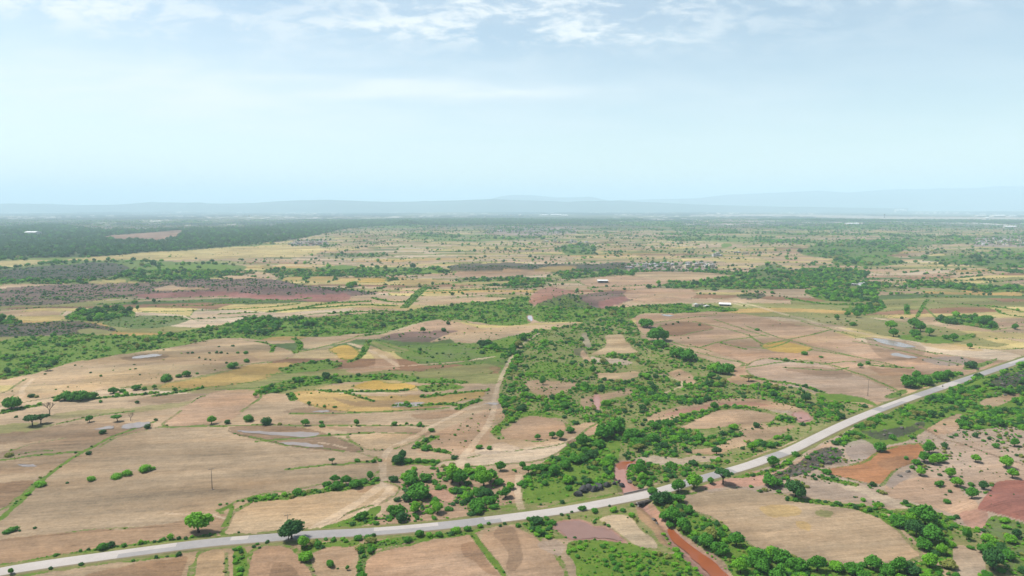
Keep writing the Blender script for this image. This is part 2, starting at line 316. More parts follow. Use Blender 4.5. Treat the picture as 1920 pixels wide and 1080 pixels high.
a_('plum', .03, None, "-200,905 0,868 80,856 160,851 150,862 120,876 60,884 0,888 -200,915")
a_('brown', .05, None, "-200,930 0,905 40,900 72,898 60,915 30,938 0,955 -200,1010")
a_('wet', .02, None, "425,800 480,797 560,800 600,808 660,832 690,848 640,846 560,840 480,822 430,812", 'dark wet field with streaks of standing water')
a_('wet', .08, None, "600,799 700,798 800,800 815,806 800,815 720,812 640,808")
a_('brown', .05, None, "765,776 800,770 860,762 872,764 850,775 800,784")
a_('tan2', .03, None, "645,815 720,812 800,816 780,830 740,842 700,846 660,832", 'pale tan triangular field where two tracks meet')
a_('tan', .06, None, "-400,1060 -200,985 0,965 50,915 110,875 170,850 230,815 300,800 420,798 440,815 540,838 680,850 710,860 715,880 700,896 640,900 560,918 480,930 440,945 410,958 420,970 330,985 200,995 80,1005 0,1015", 'vast tan ploughed field filling the lower left')
a_('brown', .08, None, "-400,1085 -100,1045 0,1010 120,998 230,990 330,975 400,965 440,962 470,958 450,985 420,1000 340,1012 240,1028 120,1044 0,1060 -400,1120")
a_('tan2', .08, None, "440,962 470,940 520,934 600,926 660,912 712,902 740,905 750,918 720,940 650,962 600,985 560,996 480,1003 410,1003 425,985", 'tan stubble field wedge between hedge row and road')
a_('brown', .05, None, "660,915 700,905 712,912 690,922 668,924")
a_('pale', .03, None, "740,886 800,872 860,860 900,852 960,844 1010,839 1058,830 1085,823 1060,838 1040,852 1008,864 960,868 910,874 870,872 860,884 800,890", 'pale tan field tongue above the tree clump')
a_('tan2', .03, None, "700,862 780,866 800,875 760,888 740,892 718,880", None)
a_('pink', .03, None, "1062,828 1086,820 1100,806 1122,792 1140,800 1142,811 1110,816 1088,824 1066,836", 'pink curved field tail beside the round field')
a_('dirt', .28, 'S1', "780,845 795,825 830,800 870,778 920,756 945,762 950,785 912,800 905,825 880,845 830,850")
a_('grey', .15, None, "905,753 925,750 942,756 935,762 915,761")
a_('white', .1, None, "880,838 920,828 950,826 985,840 930,848 890,850")
a_('dirt', .06, None, "937,808 955,796 972,786 990,779 1020,781 1050,787 1064,797 1062,806 1045,818 1010,826 975,824 945,820", 'rounded tan field enclosed by green scrub')
a_('dirt', .35, 'D', "735,905 760,885 800,870 870,868 900,890 960,880 985,880 985,950 930,960 860,968 760,985 700,992 690,985 740,950 755,925")
a_('salmon', .05, None, "805,917 830,915 845,925 842,938 815,935 802,928")
a_('pink', .1, None, "820,955 845,948 870,950 875,965 835,972")
a_('dirt', .1, None, "935,882 960,880 985,890 978,940 985,950 968,950 962,920 940,900")
a_('olive', .55, None, "830,975 900,960 985,940 1020,955 960,962 880,975")
a_('grass', .8, 'D', "595,992 640,968 690,955 712,950 715,960 700,970 705,982 670,985 620,990")
# south of the road
a_('tan', .1, 'P1', "-300,1180 -300,1160 0,1083 100,1072 200,1055 330,1040 440,1024 470,1022 700,1012 960,985 1000,980 1010,1000 1060,1010 1080,1040 1100,1250 -300,1250")
a_('brown', .05, None, "100,1100 150,1080 230,1060 330,1042 345,1042 340,1056 330,1080 320,1120 90,1150", None)
a_('tan2', .12, None, "352,1085 362,1040 400,1030 425,1028 425,1060 430,1110 345,1120", 'tan field strip with yellow weeds below the road', 1)
a_('pink', .04, None, "458,1110 458,1040 480,1025 540,1020 560,1030 575,1052 600,1110 610,1130 455,1150", 'pinkish ploughed field left of the lone round tree', 1)
a_('wet', .03, None, "505,1150 515,1055 540,1052 560,1068 585,1120")
a_('pink', .03, None, "588,1030 610,1022 640,1018 662,1020 665,1035 652,1052 630,1060 600,1050")
a_('pink', .02, None, "680,1058 690,1040 720,1030 780,1018 840,1010 880,1003 892,1004 905,1020 930,1055 960,1100 990,1150 640,1150", 'large pink ploughed field at the bottom edge')
a_('brown', .02, None, "862,1020 890,1010 905,1022 930,1058 950,1085 925,1075 895,1050 875,1040")
a_('dirt', .16, None, "895,1004 960,985 985,985 1010,1010 1045,1040 1070,1080 1080,1150 1000,1150 960,1080 930,1050", 'pale tan field wedge beside the brown pond', 1)
a_('wet', .1, None, "935,990 960,985 978,992 985,1020 990,1050 975,1075 958,1070 970,1040 950,1020 930,1005")
a_('grass', .8, 'D', "695,1022 730,1010 800,1000 840,990 905,984 912,992 862,1003 800,1013 740,1026 700,1032")
a_('grass', .8, 'D', "565,1022 600,1015 640,1010 672,1008 672,1018 640,1022 610,1022 600,1030 580,1036 570,1030")
a_('sage', .6, 'D', "660,1085 668,1035 672,1018 700,1016 730,1018 715,1026 700,1035 690,1048 682,1090")
a_('lush', .95, 'G', "438,1090 438,1050 440,1030 452,1024 460,1030 462,1060 462,1090", None, 1)
a_('olive', .55, 'S', "972,975 1010,968 1060,960 1120,955 1190,940 1215,950 1240,985 1262,1020 1290,1040 1250,1040 1180,1030 1140,1000 1060,1010 1020,1010 1000,1000 980,990")
a_('lush', .95, 'D', "972,975 1010,970 1045,985 1030,992 1040,1010 1012,1010 990,992")
a_('mauve', .1, 'P1', "1015,1015 1050,1010 1065,1025 1055,1045 1030,1035 1015,1028")
a_('pale', .08, 'P1', "1128,975 1160,965 1195,970 1215,1000 1240,1030 1215,1030 1180,1008 1150,985")
a_('salmon', .05, None, "1203,945 1235,948 1238,965 1250,988 1262,1015 1280,1032 1268,1036 1240,1020 1222,990 1208,968")
a_('lush', 1, 'G', "1065,1015 1110,1008 1150,1012 1185,1020 1230,1036 1290,1040 1335,1062 1365,1085 1420,1150 1080,1150 1085,1060 1062,1035")
a_('grass', .8, 'D', "1225,925 1260,918 1280,935 1300,962 1340,980 1385,1008 1420,1033 1460,1043 1520,1058 1600,1060 1700,1058 1735,1055 1770,1100 1770,1170 1400,1170 1380,1090 1345,1045 1310,1025 1290,1010 1262,985 1240,962 1228,940")
a_('salmon', .1, None, "1225,958 1245,962 1275,990 1250,985 1235,975")
a_('olive', .5, 'S', "1660,950 1700,950 1760,975 1830,1000 1860,1040 1900,1075 1990,1150 1760,1150 1760,1080 1790,1050 1770,1000 1720,975")
a_('tan', .04, None, "1280,935 1290,925 1320,919 1380,915 1440,920 1478,928 1520,940 1570,947 1612,950 1642,962 1672,982 1697,1007 1716,1030 1728,1045 1700,1053 1640,1055 1600,1056 1550,1053 1510,1055 1465,1043 1420,1032 1385,1007 1350,982 1310,962 1285,948", 'large oval tan field right of the road at lower right')
a_('ochre', .2, None, "1425,946 1465,944 1500,958 1490,972 1450,968")
a_('ochre', .2, None, "1485,978 1520,985 1515,1000 1490,995")
a_('olive', .3, None, "1530,955 1565,960 1555,972 1530,968")
a_('grass', .8, 'D', "1660,962 1700,952 1745,955 1778,985 1778,1015 1792,1050 1772,1080 1738,1055 1712,1015 1690,985")
a_('mauve', .1, 'P1', "1782,1030 1810,1025 1840,1035 1845,1075 1830,1100 1795,1100 1780,1060")
# right of the road
a_('mauve', .3, 'S', "1300,925 1360,885 1440,860 1500,835 1560,800 1640,765 1720,740 1800,715 1900,680 2000,650 2300,640 2300,1150 1990,1120 1930,1060 1830,1000 1760,975 1700,948 1640,945 1560,938 1480,925 1380,914")
a_('salmon', .15, 'P1', "1300,920 1345,892 1400,884 1440,880 1470,885 1460,905 1400,912 1340,912")
a_('dirt', .12, 'P1', "1460,878 1500,862 1540,840 1580,818 1590,822 1550,845 1510,868 1480,885")
a_('grass', .85, 'DD', "1640,778 1700,757 1750,741 1800,724 1860,702 1920,680 1990,660 2150,640 2150,800 1960,820 1920,800 1850,808 1800,812 1790,800 1760,800 1740,812 1720,822 1680,828 1640,832 1600,835 1570,838 1555,832 1590,810 1620,790")
a_('grass', .75, 'DD', "1555,835 1600,812 1680,790 1740,770 1745,800 1720,822 1640,832 1590,838")
a_('dark', .5, 'RR', "1700,800 1740,790 1740,806 1700,815 1640,822 1600,812 1660,800")
a_('dark', .4, 'RR', "1850,722 1880,705 1920,698 2000,690 2000,722 1920,726 1870,734")
a_('dark', .4, 'RR', "1490,872 1530,846 1560,838 1580,850 1570,868 1530,882 1470,900 1440,898 1460,885")
a_('dirt', .12, 'P1', "1830,757 1868,747 1912,740 1908,752 1870,766 1840,770")
a_('dirt', .12, 'P1', "1738,812 1765,790 1798,778 1802,792 1795,812 1760,820")
a_('grass', .8, 'DD', "1865,790 1850,775 1900,760 1960,740 2100,730 2100,810 1980,830 1920,812")
a_('grey', .1, 'P1', "1582,832 1612,826 1640,835 1655,850 1630,862 1600,866 1580,850")
a_('mauve', .08, 'P', "1782,835 1830,830 1870,850 1905,870 1960,880 1960,915 1900,905 1860,925 1800,915 1740,905 1740,880 1780,865")
a_('pink', .06, 'P1', "1650,905 1700,896 1760,900 1800,920 1830,945 1835,985 1800,975 1740,955 1690,940 1660,925")
a_('orange', .05, None, "1535,884 1560,878 1600,872 1625,862 1640,850 1668,838 1700,833 1732,831 1732,848 1712,868 1680,880 1665,895 1652,910 1620,905 1585,895 1555,890", 'orange ploughed field on the rocky rise')
a_('brown', .05, None, "1640,862 1680,850 1720,858 1700,872 1670,878 1645,872")
a_('grey', .3, None, "1655,905 1670,888 1700,880 1720,886 1690,900 1670,912")
a_('mauve', .05, None, "1503,900 1540,902 1580,915 1640,930 1600,934 1540,930 1512,916")
a_('pale', .15, 'P1', "1560,905 1620,915 1700,935 1740,955 1700,950 1620,932")
a_('maroon', .03, 'P1', "1848,925 1862,908 1885,900 1920,902 1990,915 2100,960 2100,1010 1960,990 1890,968 1850,962 1825,958")
a_('red', .05, None, "1790,965 1830,955 1850,965 1840,995 1820,995")
a_('sage', .6, 'D', "1840,985 1860,965 1900,975 1990,1000 1990,1100 1900,1080 1870,1050 1835,1020")
VEGHOLD = ['dgreen']
# lines: colour, grass, veg, half width m, photo polyline
LN = []
def l_(c, g, v, hw, s):
    p = smooth_open(pts(s), 1); X_, Y_ = unproj(p[:, 0], p[:, 1]); LN.append((c, g, v, hw, np.stack([X_, Y_], 1)))
B = 'grass'
for s_ in ("0,975 40,935 100,882 150,852 200,825 240,806 290,790", "0,862 80,852 150,848", "405,730 480,727 540,722", "110,795 180,778 250,770", "478,828 640,816 700,812",
           "408,958 440,945 420,985", "560,660 620,646 690,626", "300,800 430,798 600,798 800,800", "545,775 700,773 840,765", "540,880 700,866", "1400,690 1500,675 1560,684 1640,712 1690,735",
           "1440,645 1500,632 1560,618", "1520,655 1600,668 1700,690", "500,705 620,690", "1225,628 1300,655 1350,640 1440,628", "1240,640 1330,668 1400,682", "1400,612 1480,640 1600,668", "1340,600 1440,632", "1500,602 1640,640 1760,664", "1470,690 1560,696 1590,690", "1300,603 1400,625 1430,645", "1540,684 1600,676 1700,690", "1200,612 1260,600 1340,592", "1860,620 1920,612", "1640,600 1760,618", "1560,575 1640,590 1700,600", "1480,640 1440,655 1400,650", "1600,640 1720,664 1800,684", "1560,500 1700,520 1920,530", "1900,580 1800,570 1700,566", "1730,572 1760,600", "1590,590 1600,560", "888,1004 915,1040 960,1100",
           "700,640 760,660 790,662", "935,600 860,598"):
    l_(B, .7, 'L', 1.0, s_)
for s_, hw in (("1010,625 985,640 972,652 958,672 948,690 940,708 932,728 927,745 925,752", 1.4), ("925,752 905,758 880,766 862,772 840,785 815,795 795,812 760,828 735,838 722,850 716,862 716,880 719,905 735,925", 1.4),
              ("905,810 885,835 870,852 862,870 868,885", 1.6), ("930,752 920,790 905,812", 1.6), ("719,905 690,930 650,955 610,980 575,998", 1.8), ("735,908 710,940 670,965", 1.3), ("972,890 970,915 975,950 985,962", 1.4), ("870,852 920,840 960,843", 1.2),
              ("1380,566 1420,575 1470,590 1530,604 1600,622 1650,632 1720,646 1800,664 1870,678", 2.5), ("640,692 760,686 860,680 935,668", 1.4), ("655,643 690,655 720,668 745,686", 2.0), ("655,630 720,622 800,612", 1.2), ("0,765 40,745 38,728 60,712", 1.3), ("1240,700 1290,720 1240,740", .8),
              ("312,964 380,964 430,972", .7), ("680,850 640,838 600,832", .8), ("985,840 1085,820 1140,795", 1.2), ("1330,560 1400,575", 2)):
    l_('track', .04, None, hw, s_)
for s_ in ("1262,990 1292,1014 1314,1030 1346,1052 1380,1085", "1246,1000 1262,1022 1285,1042 1310,1066 1335,1090"): l_('dirt', .55, 'H', .8, s_)
l_('wet', .4, 'L', .8, "1725,812 1760,822 1800,832 1850,850 1920,872 1990,890")
for s_ in ("272,561 350,558 425,556", "0,560 120,556 240,560 270,562", "280,575 400,572", "262,585 350,583 440,580", "250,608 330,600 420,596 480,592", "745,540 800,535 870,528", "640,545 700,548 790,545", "850,560 900,556 960,552", "300,566 420,563 500,566", "490,600 560,592 620,586", "860,540 960,534 1040,530", "0,585 60,582 110,578", "1100,540 1180,536 1260,532", "1300,530 1380,522 1400,520", "560,548 640,546"):
    l_('grass', .8, 'HL', 1.5, s_)
for s_, hw in (("400,570 440,567 480,568", 2), ("412,589 450,587 480,586", 2.4), ("188,571 235,569", 3.5), ("315,596 338,594", 2.5), ("500,563 540,565 580,560", 2.5), ("505,585 550,580 600,572 640,568 690,566", 3.5), ("560,580 620,576 680,572 740,574", 3.5), ("620,588 700,584 760,586", 3.5), ("700,560 740,568 780,566", 3), ("757,578 775,560 790,545 800,538", 4), ("780,548 860,545 960,540", 2.5), ("430,580 500,577 560,570", 2), ("1270,535 1330,530 1360,533", 3), ("1480,560 1540,570 1600,572", 4), ("290,742 340,735 380,728", 2), ("105,745 180,748 230,742 290,737", 2.2), ("0,773 40,765 70,760", 2.5), ("555,662 566,650 562,640 552,634", 2.2), ("508,660 512,650 505,645 480,640", 1.6), ("690,640 682,660 672,672 655,678", 2.2),
              ("545,738 552,750", 2.2), ("740,760 780,762 820,758 868,760 895,752", 2), ("795,745 850,738 910,732", 1.8), ("650,738 700,752", 1.2), ("600,733 640,736 760,732", 1.8), ("860,766 880,755 900,750", 2), ("785,838 800,825 815,820", 1.8), ("790,838 840,848", 1.6),
              ("745,868 812,868", 2.4), ("482,938 530,934 560,926 620,920 700,905", 2.2), ("1395,706 1440,714 1500,722 1540,736", 2), ("1445,673 1480,678 1520,682", 1.8), ("1620,683 1660,688 1710,690", 1.6), ("1350,643 1400,655", 1), ("1545,896 1600,908", 1.8), ("1480,935 1540,942 1600,950 1650,965 1680,985", 2),
              ("1700,945 1730,955", 1.8), ("1760,965 1790,985 1818,992", 2), ("1615,950 1660,958", 2), ("0,1062 100,1045 200,1030 300,1016 400,1004", 1.0), ("0,1085 60,1075 160,1060 330,1040", 1.2), ("1470,868 1540,825 1600,793", 1.2), ("700,1000 900,984 1000,966", 1.0), ("960,962 1060,946 1150,928", 1.0),
              ("1380,895 1440,885 1475,868", 1.2), ("1700,572 1702,590", 2.2), ("1740,562 1728,580 1720,595", 1.6), ("1870,580 1880,590 1920,595", 1.6), ("1800,570 1870,575 1920,585", 1.8), ("1640,545 1700,552 1760,556", 1.4)):
    l_('grass', .95, 'H', hw, s_)

VEGDEF = {  # per level probability, radius range, share of trees, share of each tone: bright, mid, dark, dry
    'D': (.38, .7, 2.4, .10, (.30, .36, .22, .12)), 'M': (.42, 1.3, 3.2, .25, (.2, .4, .32, .08)), 'S': (.16, .6, 1.7, .05, (.15, .35, .25, .25)), 'S1': (.05, .5, 1.3, .02, (.1, .3, .3, .3)),
    'P': (.07, .5, 1.3, .05, (.1, .35, .35, .2)), 'P1': (.010, .5, 1.2, .06, (.1, .4, .35, .15)), 'G': (.75, .5, 1.6, .01, (.5, .3, .1, .1)), 'R': (.8, .7, 1.9, .03, (.0, .2, .7, .1)), 'RR': (.6, .6, 1.7, .06, (.1, .35, .35, .2)),
    'H': (.62, .7, 1.7, .06, (.3, .42, .2, .08)), 'DD': (.9, .8, 2.5, .15, (.34, .36, .22, .08)), 'HL': (.4, .7, 1.7, .12, (.2, .4, .3, .1)), 'L': (.16, .4, .9, .0, (.1, .3, .3, .3)), 'F': (1.0, 2.4, 4.4, .4, (.0, .15, .85, .0)), 'X': (.10, .8, 2.2, .5, (.08, .4, .4, .12)), 'B': (.0016, .5, 1.2, .4, (.15, .4, .35, .1))}
VT = ['', 'B', 'X'] + [k for k in VEGDEF if k not in 'BX']; VI = {k: i for i, k in enumerate(VT)}
VILL = [np.array(pts(s)) for s in ("905,438 925,424 1000,424 1080,428 1085,438 1000,442", "1175,508 1180,492 1340,490 1345,505 1280,510", "1825,463 1830,445 1960,442 1960,463", "545,462 550,450 610,450 620,460", "1300,412 1420,410 1420,420 1300,420")]

def cells(x, y):
    """terraced farmland beyond the near fields: cell value, border distance in m"""
    wx = (fbm(x / 260, y / 260, 21, 3) - .5); wy = (fbm(x / 300, y / 300, 31, 3) - .5)
    big = vn(x / 900, y / 700, 41)
    wdt = 34.0
    ang = (big - .5) * .35
    v = (y + x * ang + wy * 190) / wdt
    row = np.floor(v); fv = v - row
    Lh = 120 + 170 * _h(row, row * 0 + 3, 5)
    u = (x + wx * 160) / Lh + _h(row, row * 0, 9) * 7
    colm = np.floor(u); fu = u - colm
    mrg = _h(row, colm, 77)
    hv = _h(row, colm, 13)
    bd = np.minimum(np.minimum(fv, 1 - fv) * wdt, np.minimum(fu, 1 - fu) * Lh)
    return hv, mrg, bd, (row, colm)
PAL = ['tan', 'tan2', 'pink', 'straw', 'pale', 'olive', 'brown', 'ochre', 'sage']
PW = np.cumsum([.2, .14, .08, .19, .08, .16, .05, .05, .05])
def paint(x, y, z):
    n = len(x); px, py, d = proj(x, y, z)
    jw = np.clip(d / 260, .6, 6)      # wobble of outlines, in metres
    jx = (fbm(x / (5 * jw), y / (5 * jw), 51, 3) - .5); jy = (fbm(x / (5 * jw), y / (5 * jw), 61, 3) - .5)
    k = F / d
    px2 = px + jx * 5.0 * np.clip(k / 4, .5, 1.4); py2 = py + jy * 2.6 * np.clip((py - HOR) / 260, .15, 1.3)
    jx3 = (fbm(x / (16 * jw), y / (9 * jw), 151, 4) - .5); jy3 = (fbm(x / (16 * jw), y / (9 * jw), 161, 4) - .5)
    px3 = px2 + jx3 * 34 * np.clip((py - HOR) / 330, .12, 1.3); py3 = py2 + jy3 * 14 * np.clip((py - HOR) / 330, .12, 1.3)
    col = np.tile(lin(C['tan']), (n, 1)); g = np.full(n, .06); v = np.full(n, VI['B'])
    fm = y > 430
    hv, mrg, bd, _ = cells(x, y)
    pc = np.array([lin(C[k_]) for k_ in PAL])
    ci = np.clip(np.searchsorted(PW, hv), 0, len(PAL) - 1)
    cc = pc[ci] * (0.92 + .16 * mrg)[:, None]
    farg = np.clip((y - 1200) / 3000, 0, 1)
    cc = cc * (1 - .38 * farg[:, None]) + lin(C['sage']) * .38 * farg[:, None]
    lnw = np.clip(y / 700, .8, 2.4)
    border = (bd < lnw * 1.3) & (_h(np.floor(x / 18), np.floor(y / 18), 3) < .85)
    # woods and scrub strewn over the far country
    wd = fbm(x / 330, y / 420, 71, 4)
    wood = (wd > .585) & (y > 1000)
    # remote plain
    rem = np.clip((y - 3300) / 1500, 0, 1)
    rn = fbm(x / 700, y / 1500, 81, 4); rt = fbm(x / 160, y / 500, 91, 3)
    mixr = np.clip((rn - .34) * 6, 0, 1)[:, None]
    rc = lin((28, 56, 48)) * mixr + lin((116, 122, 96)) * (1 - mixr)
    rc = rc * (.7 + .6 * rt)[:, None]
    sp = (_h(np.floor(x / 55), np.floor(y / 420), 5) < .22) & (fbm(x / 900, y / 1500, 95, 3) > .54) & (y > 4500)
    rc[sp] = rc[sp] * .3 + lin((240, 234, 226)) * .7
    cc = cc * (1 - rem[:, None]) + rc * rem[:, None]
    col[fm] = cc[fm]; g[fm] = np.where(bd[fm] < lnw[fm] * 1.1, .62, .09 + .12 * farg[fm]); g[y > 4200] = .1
    v[fm] = np.where(border[fm], VI['L'], VI['B']); v[fm & (y > 900) & (bd < np.where(y > 1300, 5.0, lnw * 1.3)) & (_h(np.floor(x / 40), np.floor(y / 40), 3) < .8)] = VI['X']
    v[fm & (y > 1300) & (bd > 5)] = VI['P1']
    m = fm & wood & (y < 6500); col[m] = col[m] * .5 + lin(C['sage']) * .5; v[m] = VI['M']
    g[m] = np.clip((wd[m] - .57) * 9, .3, .65); v[m & (wd < .64)] = VI['X']; v[y > 6500] = 0
    for c, gg, vv, P, lab in A:
        if lab is None and c not in ('forest', 'lush', 'ribbon', 'tan2'):
            m = inpoly(px3, py3, P); kk = .6 if (vv is None and gg < .3) else .85
        else: m = inpoly(px2, py2, P); kk = .88
        col[m] = lin(C[c]) * kk + col[m] * (1 - kk); g[m] = gg; v[m] = VI[vv] if vv else 0
        if lab:
            Xw, Yw = unproj(P[:, 0], P[:, 1]); Pw = np.stack([Xw, Yw], 1); Pw = np.vstack([Pw, Pw[:1]]); wdt = np.clip(Yw.mean() / 420, 1, 2.6)
            dd = distline(x + jx * 4, y + jy * 4, Pw, 8); m = (dd < wdt) & (fbm(x / 20, y / 20, 171, 2) > .42)
            g[m] = .62; v[m] = VI['L']; col[m] = col[m] * .85
    for c, gg, vv, hw, P in LN:
        hw2 = hw * np.clip(y / 700, 1, 2.5)
        dd = distline(x + jx * 2.2, y + jy * 2.2, P, hw * 4 + 3)
        m = dd < hw2 * 1.15
        if c == 'track': m &= (fbm(x / 9, y / 9, 211, 3) > .36) | ((hw >= 1.4) & (fbm(x / 9, y / 9, 211, 3) > .30))
        kk = .62 if c == 'track' else .9
        col[m] = lin(C[c]) * kk + col[m] * (1 - kk); g[m] = gg; v[m] = VI[vv] if vv else 0
    for P in VILL:
        m = inpoly(px, py, P); col[m] = lin(C['grey']); g[m] = .3; v[m] = VI['X']
    # drifts and damp streaks inside the open soil
    bare = g < .3
    st_ = fbm(x / 75 + jx3, (y - .16 * x) / 15, 181, 4) - .5; st2 = fbm(x / 190, y / 90, 191, 3) - .5
    k_ = 1 + st_ * .95 + st2 * .5
    tn = np.clip((fbm(x / 55, (y - .16 * x) / 20, 231, 4) - .45) * 4, 0, 1)[:, None] * np.array([[.06, .12, .18]])
    col = np.where(bare[:, None], col * k_[:, None] * (1.03 - tn), col * (1 + st2 * .4)[:, None])
    mm = bare & (fbm(x / 45, (y - .16 * x) / 12, 201, 4) > .60); g[mm] = np.maximum(g[mm], .22)
    # road verge
    dd = distline(x, y, ROAD, 12); m = (dd < 5.6 + jx * 3); col[m] = lin(C['olive']); g[m] = .45; v[m] = 0
    # water beds
    for (P, dep) in _cw:
        m = inpoly(x, y, P); col[m] = lin(C['mudpink']); g[m] = .0; v[m] = 0
    return col, g, v, px, py

# ------------------------------------------------------------------ mesh and material helpers
def mesh(name, verts, faces, mat=None, smooth=False):
    me = bpy.data.meshes.new(name); verts = np.asarray(verts, np.float32); faces = np.asarray(faces, np.int32)
    if faces.ndim == 2:
        nf, k = faces.shape
        me.vertices.add(len(verts)); me.vertices.foreach_set('co', verts.ravel())
        me.loops.add(nf * k); me.loops.foreach_set('vertex_index', faces.ravel())
        me.polygons.add(nf); me.polygons.foreach_set('loop_start', np.arange(nf, dtype=np.int32) * k)
        me.update(calc_edges=True)
    if smooth: me.polygons.foreach_set('use_smooth', np.ones(len(me.polygons), bool))
    if mat: me.materials.append(mat)
    return me
def bm_mesh(name, bm, mat=None, smooth=False):
    me = bpy.data.meshes.new(name); bm.to_mesh(me); bm.free()
    if smooth:
        for p in me.polygons: p.use_smooth = True
    for m in (mat if isinstance(mat, (list, tuple)) else [mat]):
        if m: me.materials.append(m)
    return me
def obj(name, me, parent=None, loc=(0, 0, 0), rot=(0, 0, 0), sc=(1, 1, 1)):
    o = bpy.data.objects.new(name, me); COL.objects.link(o); o.location = loc; o.rotation_euler = rot; o.scale = sc
    if parent: o.parent = parent
    return o
def tag(o, label=None, cat=None, group=None, kind=None):
    if label: o['label'] = label
    if cat: o['category'] = cat
    if group: o['group'] = group
    if kind: o['kind'] = kind
    return o
def mat_new(name, rough=.9, spec=.2):
    m = bpy.data.materials.new(name); m.use_nodes = True; b = m.node_tree.nodes['Principled BSDF']
    b.inputs['Roughness'].default_value = rough; b.inputs['Specular IOR Level'].default_value = spec
    return m, m.node_tree, b
def simple(name, c, rough=.85, spec=.2, var=.25, scale=2.0, g=None):
    """plain colour broken up by object space noise"""
    m, t, b = mat_new(name, rough, spec)
    tcn = t.nodes.new('ShaderNodeTexCoord'); f = noise(tcn.outputs['Object'], scale, 5, .6, nt=t)
    cr = t.nodes.new('ShaderNodeMix'); cr.data_type = 'RGBA'; t.links.new(f, cr.inputs[0])
    k = np.array(alb(c, g)[:3]); cr.inputs[6].default_value = (*(k * (1 - var)), 1); cr.inputs[7].default_value = (*(k * (1 + var)), 1)
    t.links.new(cr.outputs[2], b.inputs['Base Color']); return m
def foliage(name, c, var=.35):
    m, t, b = mat_new(name, .75, .15)
    oi = t.nodes.new('ShaderNodeObjectInfo'); geo = t.nodes.new('ShaderNodeNewGeometry')
    f = noise(geo.outputs['Position'], 1.1, 3, .6, nt=t)
    s = M_('ADD', M_('MULTIPLY', M_('SUBTRACT', f, .5), 1.3, nt=t), M_('MULTIPLY', M_('SUBTRACT', oi.outputs['Random'], .5), .8, nt=t), nt=t)
    s = M_('ADD', s, M_('MULTIPLY', M_('SUBTRACT', geo.outputs['Random Per Island'], .5), .9, nt=t), nt=t)
    s = M_('ADD', s, .5, clamp=True, nt=t)
    k = lin(c) / 1.15
    cr = t.nodes.new('ShaderNodeMix'); cr.data_type = 'RGBA'; t.links.new(s, cr.inputs[0])
    cr.inputs[6].default_value = (*(k * np.array([.55, .62, .62])), 1); cr.inputs[7].default_value = (*(k * np.array([1.5, 1.35, 1.2])), 1)
    t.links.new(cr.outputs[2], b.inputs['Base Color'])
    tl = t.nodes.new('ShaderNodeBsdfTranslucent'); t.links.new(cr.outputs[2], tl.inputs[0]); ms = t.nodes.new('ShaderNodeMixShader'); ms.inputs[0].default_value = .3
    t.links.new(b.outputs[0], ms.inputs[1]); t.links.new(tl.outputs[0], ms.inputs[2]); t.links.new(ms.outputs[0], t.nodes['Material Output'].inputs[0]); return m
FM = [foliage('leaf_bright', (86, 140, 34)), foliage('leaf_mid', (60, 114, 34)), foliage('leaf_dark', (44, 86, 40)), foliage('leaf_dry', (110, 120, 62))]
BARK = simple('bark', (96, 80, 66)); DEADBARK = simple('dead_bark', (128, 110, 98))

